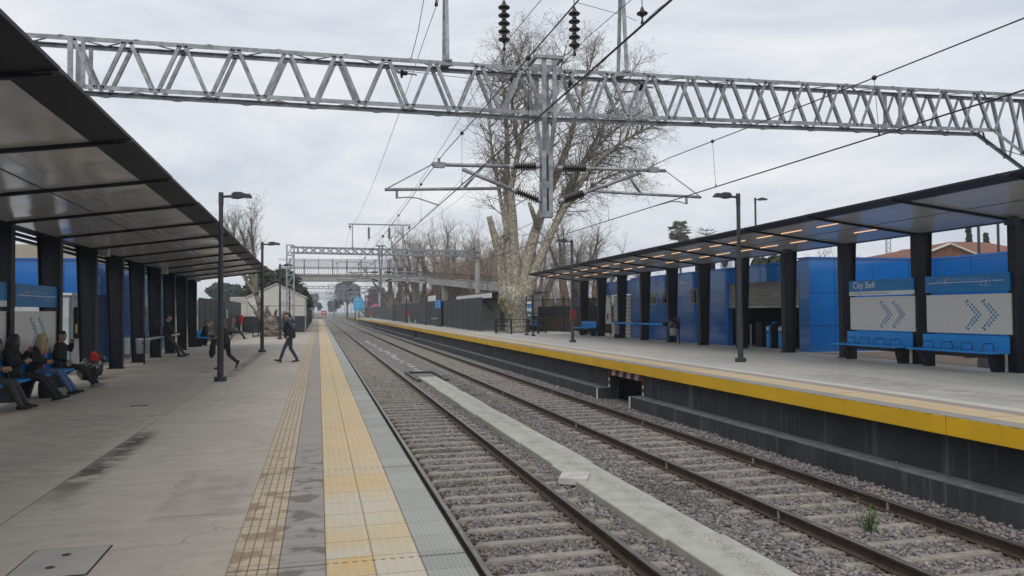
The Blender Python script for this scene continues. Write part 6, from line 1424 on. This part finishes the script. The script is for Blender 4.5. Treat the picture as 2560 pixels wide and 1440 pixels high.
# woman walking behind the lamp post
person('woman with long brown hair in a black t-shirt striding behind the nearest lamp post', (-2.72, 25.1, 0), PI/2-.25, dict(pelvis=(0,0,.82), chest=(0,.06,1.10), neck=(0,.09,1.30), head=(0,.14,1.42), look=(-.1,1,-.2), hairlen=.38,
    elbowL=(-.27,.08,1.0), handL=(-.2,.32,.92), elbowR=(.27,-.12,1.02), handR=(.25,.04,.78), kneeL=(-.08,.18,.42), ankleL=(-.08,.14,.09), toeL=(-.08,.33,.03), kneeR=(.09,-.06,.42), ankleR=(.09,-.30,.22), toeR=(.09,-.27,.04), downR=(0,-.8,-.5)),
    top=BLK, legs=BLK2, hair=('long', HBRN), sleeve=False, sole=True)
mb = MB(); mb.etube([(-3.05,25.0,.95),(-3.08,25.0,.75),(-3.1,24.98,.5),(-3.12,24.95,.36)], [(.05,.04),(.08,.06),(.10,.06),(.04,.03)], 12); tag(mb.build('coat', BLK, None, True), 'black coat hanging from the hand of the woman behind the lamp post', 'coat')
# man leaning on the rail
person('man in a dark hooded coat leaning on the rail under the near canopy', (-5.65, 32.4, 0), -PI/2+.1, dict(pelvis=(0,0,.86), chest=(0,-.02,1.18), neck=(0,.02,1.39), head=(0,.07,1.53), look=(.2,1,-.35),
    elbowL=(-.27,.10,1.08), handL=(-.05,.26,1.02), elbowR=(.27,.08,1.08), handR=(.02,.26,1.0), kneeL=(-.10,.22,.48), ankleL=(-.10,.42,.10), toeL=(-.10,.62,.04), kneeR=(.10,.30,.50), ankleR=(.10,.62,.12), toeR=(.10,.80,.13), downR=(0,.3,-1)),
    top=BLK, legs=GR2, jacket=BLK, bulk=1.08)
mb = MB(); mb.etube([(-5.95,32.2,.98),(-5.98,32.2,1.1),(-5.98,32.2,1.3),(-5.93,32.2,1.44)], [(.09,.13),(.13,.17),(.13,.17),(.08,.12)], 12, (1,0,0)); tag(mb.build('backpack', BLK2, None, True), 'black backpack on the back of the man leaning on the rail', 'backpack')
# seated passengers, near bench (all face the track)
def sit(ext=.0, **k):
    d = dict(pelvis=(0,.0,.53), chest=(0,.0,.86), neck=(0,.03,1.06), head=(0,.07,1.19), look=(0,1,-.15), elbowL=(-.25,.03,.74), handL=(-.09,.24,.66), elbowR=(.25,.03,.74), handR=(.09,.24,.65),
        kneeL=(-.10,.44+ext*.1,.50-ext*.06), ankleL=(-.11,.62+ext*.32,.10), toeL=(-.11,.83+ext*.32,.05+ext*.05), kneeR=(.10,.44+ext*.1,.50-ext*.06), ankleR=(.11,.60+ext*.32,.10), toeR=(.11,.81+ext*.32,.05+ext*.05)); d.update(k); return d
BX = -5.78
person('seated person in grey wool cut off by the left edge of the picture', (BX, 15.75, 0), -PI/2, sit(.1, chest=(0,.06,.86), neck=(0,.12,1.05), head=(0,.18,1.17), look=(0,1,-.6), handL=(-.06,.40,.72), handR=(.06,.40,.74)), top=GRYC, legs=GR2, jacket=GRYC, hair=('short', HBLK), bulk=1.05)
person('seated woman with plum coloured hair in black, raising her hand', (BX, 17.15, 0), -PI/2, sit(.55, chest=(0,-.04,.86), neck=(0,-.03,1.07), head=(0,.02,1.20), look=(-.25,1,-.2), hairlen=.34, handL=(-.10,.26,1.02), elbowL=(-.25,.08,.80), handR=(.03,.26,.80)), top=BLK, legs=BLK2, jacket=BLK, hair=('long', HPUR), sole=True)
person('seated blonde woman in a red top, black jacket and jeans looking at her phone', (BX, 18.35, 0), -PI/2, sit(.35, chest=(0,.02,.86), neck=(0,.08,1.06), head=(0,.14,1.18), look=(0,1,-.55), hairlen=.34, handL=(-.05,.30,.70), handR=(.05,.30,.71)), top=REDC, legs=JEAN, jacket=BLK, chest=REDC, hair=('long', HBLO))
person('seated man with short black hair in a black coat, hand raised to his shoulder', (BX, 19.95, 0), -PI/2, sit(.45, look=(.75,.65,-.05), elbowL=(-.36,.14,.86), handL=(-.22,.20,1.08), handR=(.10,.22,.62), curlL=.9), top=BLK, legs=BLK2, shoe=TRN, jacket=BLK, sole=True)
mb = MB(); mb.bbox(-5.50, -5.40, 18.31, 18.39, .715, .727, .003); tag(mb.build('phone', BLACK), 'dark phone held by the seated blonde woman', 'phone')
person('distant seated passenger in black on the far bench of the near canopy', (-5.7, 42.7, 0), -PI/2, sit(.2, chest=(0,.05,.86), neck=(0,.1,1.06), head=(0,.16,1.19)), top=BLK, legs=BLK2, jacket=BLK)
person('distant seated passenger in a grey top on the far bench of the near canopy', (-5.7, 43.8, 0), -PI/2, sit(.1, chest=(0,.08,.86), neck=(0,.14,1.05), head=(0,.21,1.16)), top=GRYC, legs=GR2, jacket=GRYC)
person('distant passenger sitting low behind the striding woman', (-5.3, 52.5, 0), -PI/2, sit(.3), top=GRYC, legs=BLK2, hair=('long', HBRN))
# bags
R = random.Random(2); bg = thing('rubbish_bag', 'large black plastic bag with a red cloth beside the seated man', 'bag', (-5.75, 22.6, 0)); mb = MB()
mb.ball((-5.8,22.5,.26), .36, 18, 12, (.85,1.5,.75)); mb.v = [(x+R.uniform(-.03,.03), y+R.uniform(-.03,.03), max(.0, z+R.uniform(-.035,.035))) for x, y, z in mb.v]; mb.build('bag', M('black plastic', (.010,.010,.011), .22), bg)
mb = MB(); mb.ball((-5.7,22.9,.5), .2, 14, 9, (.9,1.2,.8)); mb.v = [(x+R.uniform(-.025,.025), y+R.uniform(-.025,.025), z+R.uniform(-.03,.03)) for x, y, z in mb.v]; mb.build('bag', M('grey plastic', (.022,.022,.025), .25), bg)
mb = MB(); mb.add([(-5.75,22.35,.46),(-5.62,22.38,.44),(-5.56,22.5,.46),(-5.72,22.56,.48),(-5.72,22.32,.70),(-5.60,22.36,.62),(-5.58,22.46,.64),(-5.70,22.5,.73)], [(3,2,1,0),(4,5,6,7),(0,1,5,4),(1,2,6,5),(2,3,7,6),(3,0,4,7)]); mb.build('red_cloth', REDC, bg)
bp = thing('backpack', 'dark backpack on the ground by the feet of the blonde woman', 'bag', (-5.35, 17.9, 0)); mb = MB(); mb.etube([(-5.4,17.85,0),(-5.4,17.85,.1),(-5.42,17.85,.3),(-5.44,17.85,.40)], [(.12,.17),(.15,.2),(.13,.18),(.06,.09)], 14); mb.build('bag', cloth('dark teal cloth', (.012,.022,.03)), bp, True)
# ------------------------------------------------------------------ haze
HAZE = True
if HAZE:
    hm = bpy.data.materials.new('haze'); hm.use_nodes = True; nt = hm.node_tree; nt.nodes.clear()
    o_ = nt.nodes.new('ShaderNodeOutputMaterial'); pv = nt.nodes.new('ShaderNodeVolumePrincipled'); pv.inputs['Color'].default_value = (.80,.86,.95,1); pv.inputs['Density'].default_value = .0007; pv.inputs['Anisotropy'].default_value = 0
    nt.links.new(pv.outputs[0], o_.inputs['Volume'])
    mb = MB(); mb.box(-1510, 1510, -310, 3010, GND-1.5, 26); tag(mb.build('haze', hm), 'thin pale haze over the whole scene', None, None, 'stuff')
